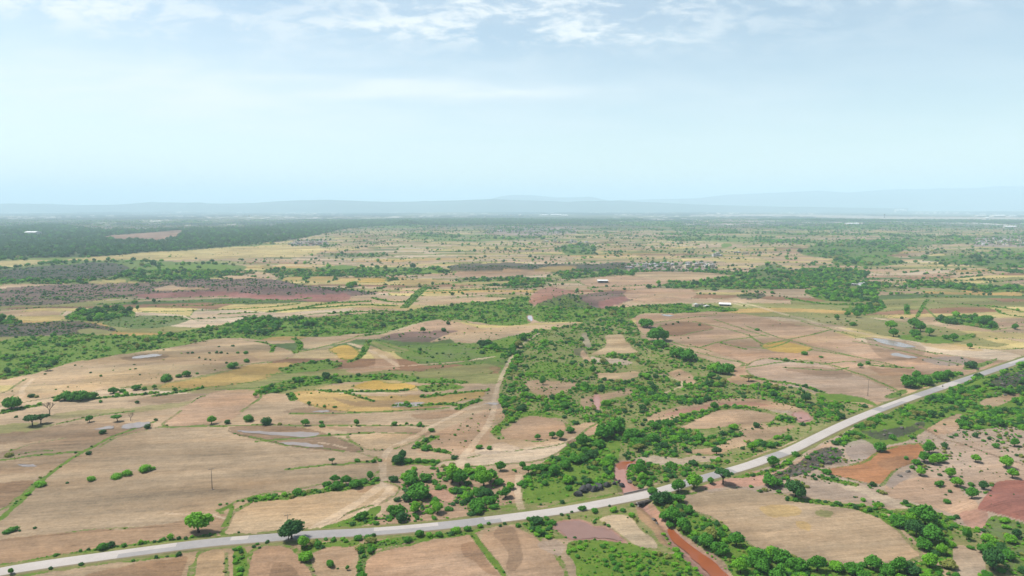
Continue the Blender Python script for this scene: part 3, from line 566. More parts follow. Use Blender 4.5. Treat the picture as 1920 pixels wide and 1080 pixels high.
def ground_mat():
    m, t, b = mat_new('ground_soil', .95, .1)
    at = t.nodes.new('ShaderNodeAttribute'); at.attribute_name = 'Col'
    ag = t.nodes.new('ShaderNodeAttribute'); ag.attribute_name = 'Grs'
    geo = t.nodes.new('ShaderNodeNewGeometry'); pos = geo.outputs['Position']
    sp_ = t.nodes.new('ShaderNodeSeparateXYZ'); t.links.new(pos, sp_.inputs[0]); X, Y = sp_.outputs[0], sp_.outputs[1]
    big = noise(pos, .022, 3, .55, nt=t); mid = noise(pos, .14, 4, .6, .5, nt=t); fine = noise(pos, 1.1, 4, .7, nt=t)
    wig = M_('MULTIPLY', M_('SUBTRACT', noise(pos, .008, 2, .5, nt=t), .5), 90, nt=t)
    yw = M_('ADD', M_('SUBTRACT', Y, M_('MULTIPLY', X, .16, nt=t), nt=t), wig, nt=t)
    streak = noise(comb(M_('MULTIPLY', X, .03, nt=t), M_('MULTIPLY', yw, .42, nt=t), 0, nt=t), 1.0, 5, .68, .25, nt=t)
    strk2 = noise(comb(M_('MULTIPLY', X, .012, nt=t), M_('MULTIPLY', yw, .11, nt=t), 7, nt=t), 1.0, 4, .6, .3, nt=t)
    stub = noise(comb(M_('MULTIPLY', X, .12, nt=t), M_('MULTIPLY', yw, 1.5, nt=t), 3, nt=t), 1.0, 4, .7, .4, nt=t)
    clod = noise(pos, .42, 4, .7, .3, nt=t)
    def amp(f, k): return M_('MULTIPLY', M_('SUBTRACT', f, .5, nt=t), k, nt=t)
    v_ = M_('ADD', M_('ADD', amp(big, .55), amp(mid, .5), nt=t), M_('ADD', amp(fine, .75), M_('ADD', amp(streak, .85), amp(strk2, .5), nt=t), nt=t), nt=t)
    v_ = M_('ADD', v_, M_('ADD', amp(stub, .85), amp(clod, .6), nt=t), nt=t)
    v_ = M_('ADD', v_, 1.0, nt=t)
    mul = t.nodes.new('ShaderNodeMix'); mul.data_type = 'RGBA'; mul.blend_type = 'MULTIPLY'; mul.inputs[0].default_value = 1
    t.links.new(at.outputs['Color'], mul.inputs[6]); t.links.new(comb(v_, v_, v_, nt=t), mul.inputs[7])
    # drifts of redder and paler soil
    hue = t.nodes.new('ShaderNodeMix'); hue.data_type = 'RGBA'; hue.blend_type = 'MULTIPLY'
    t.links.new(M_('MULTIPLY', M_('SUBTRACT', strk2, .42, nt=t), 2.4, clamp=True, nt=t), hue.inputs[0])
    t.links.new(mul.outputs[2], hue.inputs[6]); hue.inputs[7].default_value = (.99, .93, .86, 1)
    # grass and weeds
    gn = M_('ADD', M_('MULTIPLY', noise(pos, .5, 5, .7, .5, nt=t), .55, nt=t), M_('MULTIPLY', noise(pos, .09, 4, .6, .4, nt=t), .5, nt=t), nt=t); gf = M_('SUBTRACT', M_('ADD', ag.outputs['Fac'], .0, nt=t), M_('MULTIPLY', M_('SUBTRACT', gn, .18, nt=t), 1.45, nt=t), nt=t)
    gm = M_('MULTIPLY', M_('ADD', gf, .02, nt=t), 4.5, clamp=True, nt=t)
    gcol = t.nodes.new('ShaderNodeMix'); gcol.data_type = 'RGBA'; t.links.new(noise(pos, .2, 4, .6, nt=t), gcol.inputs[0])
    gcol.inputs[6].default_value = alb((60, 112, 26)); gcol.inputs[7].default_value = alb((140, 158, 66))
    gmu = t.nodes.new('ShaderNodeMix'); gmu.data_type = 'RGBA'; gmu.blend_type = 'MULTIPLY'; gmu.inputs[0].default_value = 1
    gv = M_('ADD', M_('ADD', amp(fine, .9), amp(gn, .8), nt=t), 1.0, nt=t)
    t.links.new(gcol.outputs[2], gmu.inputs[6]); t.links.new(comb(gv, gv, gv, nt=t), gmu.inputs[7])
    fin = t.nodes.new('ShaderNodeMix'); fin.data_type = 'RGBA'; t.links.new(gm, fin.inputs[0]); t.links.new(hue.outputs[2], fin.inputs[6]); t.links.new(gmu.outputs[2], fin.inputs[7])
    t.links.new(fin.outputs[2], b.inputs['Base Color'])
    bp = t.nodes.new('ShaderNodeBump'); bp.inputs['Strength'].default_value = .5; bp.inputs['Distance'].default_value = .35
    t.links.new(M_('ADD', fine, streak, nt=t), bp.inputs['Height']); t.links.new(bp.outputs[0], b.inputs['Normal'])
    return m
GM = ground_mat()

# ------------------------------------------------------------------ ground: one sheet out to the horizon
ys = np.concatenate([np.array([2600, 2000, 1700, 1500, 1380, 1300, 1240, 1200, 1170, 1145, 1125]), np.arange(1110, 700, -1.6), np.arange(700, 420, -1.05), np.arange(420, 394, -.6), np.array([393.2, 392.6, 392, 391.5, 391.1, 390.7, 390.3])])
_, Yr = unproj(np.zeros(len(ys)), ys); Yr = np.concatenate([[-60, -20], Yr])
ui = np.arange(-1020, 1021, 2.1) / F
uo = np.array([1030, 1050, 1080, 1120, 1170, 1240, 1330, 1450, 1650, 2000, 2600]) / F
us = np.concatenate([-uo[::-1], ui, uo])
D0 = CAMH * math.tan(PITCH)
Xg = us[None, :] * (Yr[:, None] + D0 + 60 * np.clip((200 - Yr[:, None]) / 260, 0, 1)); Yg = np.repeat(Yr[:, None], len(us), 1)
# jitter so the grid never shows
gx, gy = Xg.ravel(), Yg.ravel(); gz = Hgt(gx, gy)
gcol_, ggrs, gveg, gpx, gpy = paint(gx, gy, gz)
R_, Cn = Yg.shape
idx = np.arange(R_ * Cn).reshape(R_, Cn)
fc = np.stack([idx[:-1, :-1], idx[:-1, 1:], idx[1:, 1:], idx[1:, :-1]], -1).reshape(-1, 4)
def attr(me, col, g):
    ca = me.color_attributes.new('Col', 'FLOAT_COLOR', 'POINT'); a4 = np.ones((len(col), 4), np.float32); a4[:, :3] = col / GAIN
    ca.data.foreach_set('color', a4.ravel())
    fa = me.attributes.new('Grs', 'FLOAT', 'POINT'); fa.data.foreach_set('value', g.astype(np.float32))
gv_ = np.stack([gx, gy, gz], 1)
gme = mesh('ground', gv_, fc, GM, True); attr(gme, gcol_, ggrs)
ground = tag(obj('ground', gme), 'dry terraced farmland plain reaching to the horizon', 'ground', kind='structure')
# fields: low raised plots that carry their own mesh over the sheet
fcx = gpx[fc].mean(1); fcy = gpy[fc].mean(1)
for c, gg, vv, P, lab in A:
    if not lab: continue
    m = inpoly(fcx, fcy, P)
    if m.sum() < 12: continue
    f_ = fc[m]; u_, inv = np.unique(f_, return_inverse=True)
    vv_ = gv_[u_].copy(); vv_[:, 2] += .07
    me = mesh('field', vv_, inv.reshape(f_.shape), GM, True); attr(me, gcol_[u_], ggrs[u_])
    tag(obj('field', me), lab, 'field', kind='structure')

# ------------------------------------------------------------------ road with concrete patches
def ribbon(name, P, offs, z, mats, facemat):
    P = np.asarray(P); T = np.gradient(P, axis=0); T /= np.linalg.norm(T, axis=1)[:, None]; Nn = np.stack([-T[:, 1], T[:, 0]], 1)
    vs = []; fs = []; k = len(offs)
    for p, n in zip(P, Nn):
        for o_, dz in offs: vs.append((p[0] + n[0] * o_, p[1] + n[1] * o_, z + dz))
    mi = []
    for i in range(len(P) - 1):
        for j in range(k - 1):
            fs.append((i * k + j, (i + 1) * k + j, (i + 1) * k + j + 1, i * k + j + 1)); mi.append(facemat(P[i], j))
    me = mesh(name, vs, fs)
    for m in mats: me.materials.append(m)
    me.polygons.foreach_set('material_index', np.array(mi, np.int32)); me.update()
    return me
def resample(P, step):
    P = np.asarray(P); s = np.concatenate([[0], np.cumsum(np.linalg.norm(np.diff(P, axis=0), axis=1))]); t = np.arange(0, s[-1], step)
    return np.stack([np.interp(t, s, P[:, 0]), np.interp(t, s, P[:, 1])], 1)
def worn(name, c, dark):
    m, t, b = mat_new(name, .85, .25); geo = t.nodes.new('ShaderNodeNewGeometry')
    n1 = noise(geo.outputs['Position'], .5, 5, .65, nt=t); n2 = noise(geo.outputs['Position'], .07, 3, .5, nt=t)
    f = M_('MULTIPLY', M_('SUBTRACT', M_('ADD', M_('MULTIPLY', n1, .6, nt=t), M_('MULTIPLY', n2, .6, nt=t), nt=t), .35, nt=t), 2, clamp=True, nt=t)
    x_ = t.nodes.new('ShaderNodeMix'); x_.data_type = 'RGBA'; t.links.new(f, x_.inputs[0]); x_.inputs[6].default_value = alb(dark); x_.inputs[7].default_value = alb(c)
    t.links.new(x_.outputs[2], b.inputs['Base Color']); return m
MASPH = worn('worn_asphalt', (194, 188, 184), (168, 164, 162)); MCONC = worn('pale_concrete', (226, 216, 208), (202, 193, 184))
MSHO = worn('road_shoulder', (172, 154, 128), (140, 132, 96))
rp = resample(ROAD, 3.0)
LIGHT = [(-400, 205, 3), (205, 322, 1), (425, 458, 1), (690, 822, 1), (905, 1000, 1), (930, 1262, 3), (1370, 1440, 3), (1466, 1640, 3), (1655, 1690, 1), (1690, 1716, 3), (1760, 1790, 3), (1895, 2200, 1)]
def fm_(p, j):
    if j in (0, 1, 6, 7): return 2
    px = proj(p[0], p[1], .4)[0]
    for x0, x1, w_ in LIGHT:
        if x0 <= px < x1 and (w_ == 3 or (w_ == 1 and j in (4, 5))): return 1
    return 0
offs = [(-4.3, -.75), (-3.4, -.12), (-3.0, 0), (-1.5, .03), (0, .06), (1.5, .03), (3.0, 0), (3.4, -.12), (4.3, -.75)]
road = tag(obj('road', ribbon('road', rp, offs, .4, [MASPH, MCONC, MSHO], fm_)), 'narrow worn country road with pale concrete patches', 'road', kind='structure')

# ------------------------------------------------------------------ water
def water_mat(name, c, rough=.08, spec=.5, bump=.02):
    m, t, b = mat_new(name, rough, spec); b.inputs['Base Color'].default_value = alb(c); b.inputs['IOR'].default_value = 1.33
    geo = t.nodes.new('ShaderNodeNewGeometry'); bp = t.nodes.new('ShaderNodeBump'); bp.inputs['Strength'].default_value = bump; bp.inputs['Distance'].default_value = .2
    t.links.new(noise(geo.outputs['Position'], .8, 3, .5, nt=t), bp.inputs['Height']); t.links.new(bp.outputs[0], b.inputs['Normal'])
    f = noise(geo.outputs['Position'], .25, 4, .6, nt=t); x_ = t.nodes.new('ShaderNodeMix'); x_.data_type = 'RGBA'; t.links.new(f, x_.inputs[0])
    k = np.array(alb(c)[:3]); x_.inputs[6].default_value = (*(k * .8), 1); x_.inputs[7].default_value = (*(k * 1.15), 1); t.links.new(x_.outputs[2], b.inputs['Base Color'])
    return m
W_PUD = water_mat('puddle_water', (176, 160, 150), .2); W_OR = water_mat('orange_water', (176, 100, 60), .3); W_PK = water_mat('silty_pink_water', (200, 146, 128), .25); W_BR = water_mat('brown_pond_water', (170, 132, 118), .3); W_WH = water_mat('sky_white_water', (212, 210, 212), .25)  # W_WH: reflection of the bright sky put into the pond's base colour
def water(name, s, z, m, label, cat, lift=None):
    P = smooth_closed(pts(s), 2); ctr = P.mean(0)
    if name == 'puddle': P[:, 1] = ctr[1] + (P[:, 1] - ctr[1]) * .78
    if lift is not None: z = P3(*ctr)[2] + lift
    X_, Y_ = unproj(P[:, 0], P[:, 1], z); bm = bmesh.new(); d = depth_at(Y_.mean()) / 250
    vs = [bm.verts.new((x + (random.random() - .5) * .5 * d, y + (random.random() - .5) * 1.2 * d, z)) for x, y in zip(X_, Y_)]
    f = bm.faces.new(vs)
    if f.normal.z < 0: f.normal_flip()
    bmesh.ops.triangulate(bm, faces=[f])
    for f in bm.faces:
        f.normal_update()
        if f.normal.z < 0: f.normal_flip()
    return tag(obj(name, bm_mesh(name, bm, m)), label, cat, kind='structure')
water('stream', "1153,864 1165,862 1207,862 1204,868 1176,871 1172,893 1180,905 1212,926 1209,935 1192,936 1170,930 1164,905 1152,898", -1.35, W_PK, 'pink silty stream pool above the road culvert', 'stream')
water('stream', "1152,861 1170,861 1209,861 1208,866 1190,867 1176,869 1175,880 1156,880", -1.32, W_OR, 'orange stretch of water at the head of the pink pool', 'stream')
water('stream', "1250,992 1259,991 1287,1015 1308,1031 1338,1052 1380,1095 1349,1095 1312,1060 1288,1036 1260,1014", -1.05, W_OR, 'bright orange muddy stream right of the green thicket at the bottom', 'stream')
water('pond', "1032,985 1050,976 1085,973 1104,979 1116,987 1140,988 1178,1016 1165,1014 1120,1008 1070,1011 1060,1002", -.5, W_BR, 'brown muddy pond just below the road', 'pond')
water('pond', "1484,775 1510,771 1526,786 1500,792", -.52, W_PK, 'small pink pool at the end of the bare gully', 'pond')
water('pond', "1113,741 1125,740 1124,768 1116,768", -.52, W_PK, 'narrow pinkish pool in the middle of the scrub', 'pond')
water('pond', "987,592 993,589 999,592 1001,598 997,603 994,600 990,599", -.65, W_WH, 'small bright white pond between dense green woods', 'pond')
for s_, lb in (("246,670 265,666 290,662 306,664 295,668 270,672 250,673", 'thin pale puddle on the domed field under the left green belt'), ("177,804 200,798 215,797 212,805 180,806", 'smaller puddle half beside the bare tree'), ("225,800 235,794 260,790 281,789 278,796 262,803 232,806", 'bright puddle right below the bare tree'),
               ("443,803 470,806 520,810 570,808 600,812 602,819 560,822 500,816 450,809", 'long upper water streak in the dark wet field'), ("520,828 560,827 600,834 612,840 580,839 535,833", 'shorter lower water streak in the dark wet field'),
               ("705,762 730,755 790,752 818,754 800,761 745,765", 'long grey puddle in the ochre field'), ("580,772 610,768 622,771 600,774", 'tiny puddle left of the ochre field'),
               ("1632,630 1662,634 1722,652 1700,655 1655,645", 'upper blue grey puddle beside the right dirt track'), ("1650,657 1680,660 1725,672 1700,673 1665,667", 'lower pale puddle beside the right dirt track'), ("905,756 925,753 940,757 925,760", 'grey mud puddle at the fork of the tracks'), ("1236,589 1250,589 1266,592 1250,594", 'pale wet patch above the brown fields'), ("30,868 60,870 75,874 45,877", 'faint puddle on the plum field at the left edge')):
    water('puddle', s_, 0, W_PUD, lb, 'puddle', .12)

# ------------------------------------------------------------------ plants
ICO = {}
def ico(sub):
    if sub not in ICO:
        bm = bmesh.new(); bmesh.ops.create_icosphere(bm, subdivisions=sub, radius=1)
        bm.verts.ensure_lookup_table(); ICO[sub] = (np.array([v.co[:] for v in bm.verts]), [[v.index for v in f.verts] for f in bm.faces]); bm.free()
    return ICO[sub]
def crown(name, lobes, nleaf, ls, mat, seed, sub=2, core=.8, rag=.16):
    r = np.random.RandomState(seed); V, Fq = [], []; off = 0
    iv, if_ = ico(sub)
    for c_, rad in lobes:
        c_ = np.array(c_); rad = np.array(rad)
        k = 1 + (r.rand(len(iv)) - .5) * 2 * rag
        v = c_ + iv * rad * core * k[:, None]; V.append(v)
        for f in if_: Fq.append((f[0] + off, f[1] + off, f[2] + off, f[2] + off))
        off += len(v)
    area = np.array([rd[0] * rd[1] + rd[0] * rd[2] for _, rd in lobes]); area /= area.sum()
    made = 0; tries = 0
    qs = []
    while made < nleaf and tries < nleaf * 6:
        tries += 1
        i = r.choice(len(lobes), p=area); c_, rad = np.array(lobes[i][0]), np.array(lobes[i][1])
        d = r.randn(3); d /= np.linalg.norm(d)
        if d[2] < -.45: continue
        p = c_ + d * rad * (core + .02 + .42 * r.rand() ** 1.5)
        if any(j != i and np.sum(((p - np.array(lc)) / (np.array(lr) * .82)) ** 2) < 1 for j, (lc, lr) in enumerate(lobes)): continue
        n = d / rad; n /= np.linalg.norm(n); n = n + r.randn(3) * .55 + np.array([0, 0, .3]); n /= np.linalg.norm(n)
        t = np.cross(n, r.randn(3)); t /= np.linalg.norm(t); b = np.cross(n, t)
        s_ = ls * (.6 + .8 * r.rand()); asp = .6 + .4 * r.rand()
        V.append(np.array([p - t * s_ - b * s_ * asp, p + t * s_ - b * s_ * asp * .6, p + t * s_ * .7 + b * s_ * asp, p - t * s_ * .8 + b * s_ * asp * .8]))
        qs.append((off, off + 1, off + 2, off + 3)); off += 4; made += 1
    V = np.vstack(V); me = bpy.data.meshes.new(name)
    faces = [f[:3] for f in Fq] + qs
    me.from_pydata(V.tolist(), [], faces); me.materials.append(mat); me.update(); return me
def lobes_round(r, n, flat=.75, zc=1.0, spread=.5, big=.62):
    L_ = [((0, 0, zc), (big * 1.1, big * 1.1, big * flat * 1.15))]
    for i in range(n):
        a_ = 2 * math.pi * (i + r.rand() * .6) / n; rr = spread * (.5 + .75 * r.rand()); s_ = big * (.42 + .62 * r.rand())
        L_.append(((math.cos(a_) * rr, math.sin(a_) * rr, zc + (r.rand() - .5) * .8 * flat * big), (s_, s_, s_ * flat)))
    return L_
def tube(bm, p0, p1, r0, r1, seg=6):
    p0, p1 = Vector(p0), Vector(p1); d = (p1 - p0).normalized(); q = d.to_track_quat('Z', 'Y')
    a = [bm.verts.new(p0 + q @ Vector((math.cos(t) * r0, math.sin(t) * r0, 0))) for t in [2 * math.pi * i / seg for i in range(seg)]]
    b = [bm.verts.new(p1 + q @ Vector((math.cos(t) * r1, math.sin(t) * r1, 0))) for t in [2 * math.pi * i / seg for i in range(seg)]]
    for i in range(seg): bm.faces.new((a[i], a[(i + 1) % seg], b[(i + 1) % seg], b[i]))
    bm.faces.new(b); bm.faces.new(a[::-1])
def trunk_mesh(lobes, fork, r, rad=.085, name='trunk'):
    bm = bmesh.new(); k = Vector(((r.rand() - .5) * .12, (r.rand() - .5) * .12, fork))
    tube(bm, (0, 0, -.12), (0, 0, .05), rad * 1.6, rad * 1.15); tube(bm, (0, 0, .05), k, rad * 1.15, rad * .8)
    for c_, _ in lobes[1:]:
        c_ = Vector(c_); m_ = k.lerp(c_, .5) + Vector((0, 0, .04)); tube(bm, k, m_, rad * .62, rad * .45, 5); tube(bm, m_, c_, rad * .45, rad * .2, 5)
    return bm_mesh(name, bm, BARK, True)
SHAPES = []   # tree kinds: (adjective, trunk mesh, [crown mesh per tone])
def tree_shape(adj, seed, n, flat, zc, spread, big, fork, nleaf, ls, rad=.085, core=.8):
    r = np.random.RandomState(seed); lb = lobes_round(r, n, flat, zc, spread, big)
    SHAPES.append((adj, trunk_mesh(lb, fork, r, rad), [crown('crown', lb, nleaf, ls, m, seed, 2, core) for m in FM]))
tree_shape('rounded', 1, 9, 1.15, 1.0, .55, .52, .42, 950, .085)
tree_shape('rounded', 2, 11, 1.2, 1.05, .56, .48, .42, 950, .085)
tree_shape('bushy low', 3, 10, 1.0, .66, .58, .5, .2, 950, .085)
tree_shape('bushy low', 4, 12, .95, .62, .62, .46, .2, 950, .085)
tree_shape('spreading flat-topped', 5, 8, .5, 1.0, .62, .5, .5, 950, .08, .07)
tree_shape('tall narrow', 6, 5, 1.3, 1.35, .36, .58, .55, 900, .085)
tree_shape('open crowned', 7, 9, .5, 1.25, .62, .36, .55, 900, .075, .07, .72)
BUSH = []
for k_, (n_, flat_) in enumerate(((5, .8), (6, .65), (4, .95))):
    r_ = np.random.RandomState(30 + k_); lb = lobes_round(r_, n_, flat_, .42, .48, .58)
    BUSH.append([crown('shrub', lb, 420, .07, m, 40 + k_, 2) for m in FM])
def dead_tree(seed):
    r = random.Random(seed); bmt = bmesh.new(); bmb = bmesh.new()
    tube(bmt, (0, 0, -.1), (.05, 0, .55), .07, .05)
    def br(p, d, l, rad, lev):
        q = p + d * l; tube(bmb, p, q, rad, rad * .62, 5)
        if lev == 0: return
        for _ in range(3):
            br(q, (d + Vector((r.uniform(-.8, .8), r.uniform(-.8, .8), r.uniform(-.2, .6)))).normalized(), l * r.uniform(.6, .85), rad * .6, lev - 1)
    for i in range(4):
        a_ = i * 1.6 + r.random(); br(Vector((.04, 0, .5)), Vector((math.cos(a_) * .6, math.sin(a_) * .6, .8)).normalized(), .42, .036, 3)
    return bm_mesh('trunk', bmt, DEADBARK), bm_mesh('branches', bmb, DEADBARK)

# plants read one by one from the photograph: x, y of the foot, width, kind (T tree, B shrub, A acacia, O open, N narrow, D dead), tone
EXPL = """368,1003,52,T0,0 544,1016,47,T1,2 49,930,13,B,0 75,913,24,B,0 125,907,8,B,2 169,902,19,B,0 216,898,24,B,0 237,893,22,B,0 268,886,28,B,0 285,882,12,B,0 165,853,13,B,2 141,850,6,B,2 14,857,16,B,3 190,814,17,B,2 275,804,16,B,2
18,999,22,B,1 10,1002,16,B,1 36,997,7,B,2 64,992,9,B,2 103,1043,10,B,1 151,1060,11,B,2 94,1068,10,B,2 19,1078,12,N,1 334,1012,10,B,2 347,1012,9,B,2 297,1017,6,B,2 272,1020,6,B,1 447,1000,7,B,2 412,948,8,B,1 425,946,6,B,1 455,941,7,B,1 469,940,14,B,1 475,1027,10,B,2 501,1018,10,B,2 482,1022,8,B,1
490,938,18,B,0 513,934,18,B,1 532,930,16,B,0 556,928,22,B,1 578,924,12,B,3 610,913,17,T2,1 627,905,18,T0,1 648,910,22,T1,1 628,920,22,T2,1 665,915,26,T2,1 694,900,16,T5,1 703,902,16,B,1 682,906,18,B,1 622,871,15,O,2 670,866,14,B,1 688,867,6,N,2 700,868,12,B,1 712,866,10,B,1
745,870,26,T2,2 754,862,20,T1,2 768,869,18,B,1 783,868,16,B,1 797,868,16,B,1 812,867,14,B,1 776,842,8,B,0 797,846,20,B,1 820,848,12,B,1 832,848,12,B,1 851,862,14,B,2 897,842,16,B,1 917,843,14,B,1
736,904,18,T2,2 770,913,38,T2,1 783,937,46,T3,1 760,940,22,T2,2 743,941,16,B,2 745,968,30,T2,1 753,978,26,T2,2 778,964,27,T0,0 800,904,24,T2,1 812,880,12,B,1 814,905,14,B,1 848,908,40,T0,0 862,912,34,T1,1 832,915,14,B,1 872,940,20,T2,0 820,964,26,T1,0 841,958,17,B,1 856,944,12,B,2 893,958,34,T3,1 914,947,26,T2,1 907,915,36,T1,0 920,905,30,T1,1 937,910,20,T2,1 939,884,20,T1,1 948,935,24,T0,1 958,918,18,T2,0 897,965,20,T2,1
568,1023,12,T5,2 593,1018,12,B,1 610,1013,10,B,1 624,1016,14,B,1 641,1014,12,B,0 571,1053,30,T2,0 618,1063,18,T2,1 651,1070,9,T5,1 670,1014,20,B,1 690,1012,18,B,1 700,1006,12,B,2 786,1006,18,T2,1 805,1008,16,B,0 822,1006,18,B,1 850,1000,16,B,0 875,996,18,B,1 900,990,14,B,0 916,984,10,B,1 938,988,8,B,2 946,984,9,B,2
1273,925,32,T1,1 1303,918,36,T0,0 1333,908,16,T1,1 1358,911,42,O,2 1224,930,20,T1,1 1236,947,36,T2,2 1250,944,22,T2,1 1148,925,14,T1,0 1262,985,38,T1,1 1248,975,24,T2,1 1292,965,22,T2,1 1284,1002,34,T1,1 1258,992,20,T2,1 1302,968,14,B,1 1325,1030,36,T1,1 1352,1012,22,T0,1 1355,1042,34,T2,1 1382,1026,30,T1,1 1390,1078,34,T0,0 1425,1068,44,T1,1 1330,986,12,B,1 1410,1040,20,T2,0
1090,958,15,T2,1 1115,961,18,B,1 1150,961,18,B,0 1065,968,8,B,1 1053,967,9,B,2 1072,962,8,B,2 1078,1010,8,B,2 1143,950,7,B,2 1168,960,14,B,1 1185,970,16,B,0 991,976,12,B,1 1026,975,12,B,1
1451,876,24,T1,1 1448,915,34,T2,1 1462,912,20,T2,1 1495,937,42,T1,2 1650,847,26,T2,1 1735,868,24,T0,1 1752,872,22,T1,0 1765,868,26,T2,0 1745,852,28,T1,1 1728,893,20,T1,0 1718,872,18,T2,1 1700,862,12,B,1 1832,868,20,T0,0 1784,896,22,T1,0 1797,914,24,T1,0 1762,913,18,T2,1 1782,924,10,B,2 1846,919,18,T1,2 1822,912,14,B,1 1825,936,24,T1,1 1890,880,30,T1,0 1901,898,22,T0,0 1905,838,20,T1,1 1860,912,8,B,1 1778,945,16,B,1
1690,990,34,T2,1 1712,985,28,T1,0 1740,990,48,T0,1 1722,1010,38,T1,2 1752,1022,44,T1,1 1738,1034,32,T2,1 1748,1068,36,T0,0 1768,1042,24,T1,0 1815,1014,20,T5,1 1820,1030,14,B,1 1868,1073,52,T1,2 1850,1040,30,T2,1 1890,1050,30,T2,1 1858,1020,26,T2,0 1900,1020,26,T2,0 1880,1075,20,B,1 1855,1085,20,T2,1
1470,1060,40,T2,1 1448,1052,30,T1,0 1500,1072,38,T2,1 1535,1075,34,T0,1 1570,1072,30,T2,0 1600,1078,34,T2,1 1640,1072,34,T1,1 1665,1080,32,T2,1 1690,1078,36,T0,1 1715,1082,34,T2,2 1545,1060,20,B,0 1460,1095,40,T2,1 1620,1090,30,T2,1
655,539,16,T2,0 663,537,14,T2,1 250,570,12,T2,1 257,582,9,T5,1 298,566,5,T1,2 288,568,9,T1,2 376,556,5,B,2 57,801,32,A,2 73,796,28,A,2 166,792,14,T1,1 218,791,21,A,1 395,796,18,T0,0 425,795,15,B,2 465,791,24,B,1 17,768,34,T2,1 86,696,20,A,2 57,746,14,B,2 68,746,10,B,3 118,752,28,T2,1 132,752,22,T2,1 150,752,32,T2,1 165,750,22,T2,1 104,752,12,B,1 211,738,18,T2,1 228,736,14,B,1 252,732,16,T2,1 270,732,12,B,1 289,730,11,T0,1 328,733,10,T2,1 310,714,26,B,1 333,708,14,B,1 348,706,16,T2,1 369,702,8,B,1 262,704,4,N,2 118,734,4,B,2 144,726,3,B,2
352,663,6,B,2 360,663,8,B,2 392,663,6,B,2 406,663,7,N,2 414,663,8,B,2 426,664,4,N,2 373,672,6,B,2 385,675,6,B,2 394,676,4,N,2 424,682,7,B,2 445,663,8,B,1 460,664,12,B,1 410,651,6,B,2 436,650,8,B,2 365,644,9,T1,3 381,641,5,N,3 432,691,24,B,1 462,680,14,B,1 478,745,10,T1,0
579,760,9,T1,1 572,799,17,T0,1 603,801,13,B,1 617,816,8,B,1 602,794,10,B,1 498,798,26,B,2 525,797,10,B,3 668,799,13,T5,1 739,798,15,B,1 762,796,8,B,1 750,798,5,B,2 771,798,6,B,1 786,800,16,B,1 793,801,8,B,1 810,810,12,T2,1 627,765,9,B,1 608,764,10,B,1 793,616,11,T1,1 840,608,9,O,2 832,619,14,B,2 830,688,5,T1,1
1570,600,12,T1,1 1590,594,12,T1,1 1608,596,15,T0,1 1600,611,15,B,1 1590,604,8,B,1 1672,618,20,T0,0 1677,632,18,T1,1 1716,616,24,T0,1 1728,622,22,T1,1 1720,632,22,T2,1 1745,630,20,T0,1 1790,640,18,T1,1 1776,636,14,T2,1 1692,598,10,B,2 1820,654,12,T0,1 1905,618,14,T1,1 1902,616,10,B,1 1614,690,12,T1,1 1629,683,12,B,1 1822,691,22,T2,2 1710,728,34,T2,1 1735,722,30,T2,1 1765,714,30,T2,1 1720,712,20,T1,1 1780,706,20,T2,1 1405,716,20,A,3 1512,755,20,T1,2 1501,732,9,T1,1 1510,666,16,B,1 1540,671,9,B,1 1850,602,20,T2,1 1836,606,20,T2,1 1700,586,10,N,1 1701,580,9,N,1
1216,541,11,T1,2 1235,535,12,T1,0 1148,498,7,T1,2 1312,611,6,N,2 1272,606,6,T1,2 1249,609,4,N,2 1262,609,6,B,2 1340,545,12,B,2 1302,536,14,T2,2 1215,615,30,T2,1 1235,640,40,T2,1 1240,652,26,T2,1 1152,696,9,T5,1 1112,700,16,T0,1 1018,722,14,T5,1 1270,672,30,T2,1 1290,678,34,T2,1 1355,702,30,T2,1 1340,700,28,T2,0 1370,696,22,T2,1 1420,620,10,B,1 1205,900,20,T2,0
1080,870,28,T2,1 1060,880,26,T2,1 1092,840,30,T1,1 1110,860,24,T2,2 1040,890,28,T2,1 1066,908,24,T2,0 980,880,16,T1,1 1122,842,24,T2,1 1135,825,40,T2,1 1190,822,30,T2,1 1225,830,28,T2,1 1155,815,44,T2,1 1050,825,20,T1,1 1008,825,12,T1,1 1036,822,14,T0,1 1070,812,18,T2,1 1445,840,22,B,1 1200,840,26,T2,1 1375,806,18,T2,0 1340,768,16,T1,1 1250,800,20,T2,1 1230,805,22,T2,1 1420,802,14,T2,2 1312,830,26,T2,1"""
placed = []     # every plant: x, y, z, radius, height factor, kind, tone, photo width, explicit
for line in EXPL.split():
    p_ = line.split(','); px, py, wd = float(p_[0]), float(p_[1]), float(p_[2])
    x, y, z = P3(px, py); d = proj(x, y, z)[2]; r = wd * d / F / 2 * (1 if p_[3] == 'B' else .93)
    kd = p_[3]; sh = {'T0': 0, 'T1': 1, 'T2': 2, 'T3': 3, 'T5': 5, 'A': 4, 'O': 6, 'N': 5}.get(kd, -1)
    placed.append(dict(x=x, y=y + r * .4, z=z, r=r, shape=sh, tone=int(p_[4]), w=wd, ex=True, px=px, py=py, rz=random.uniform(0, 6.28), h=random.uniform(.9, 1.12)))
exw = np.array([(p['x'], p['y'], p['r']) for p in placed])
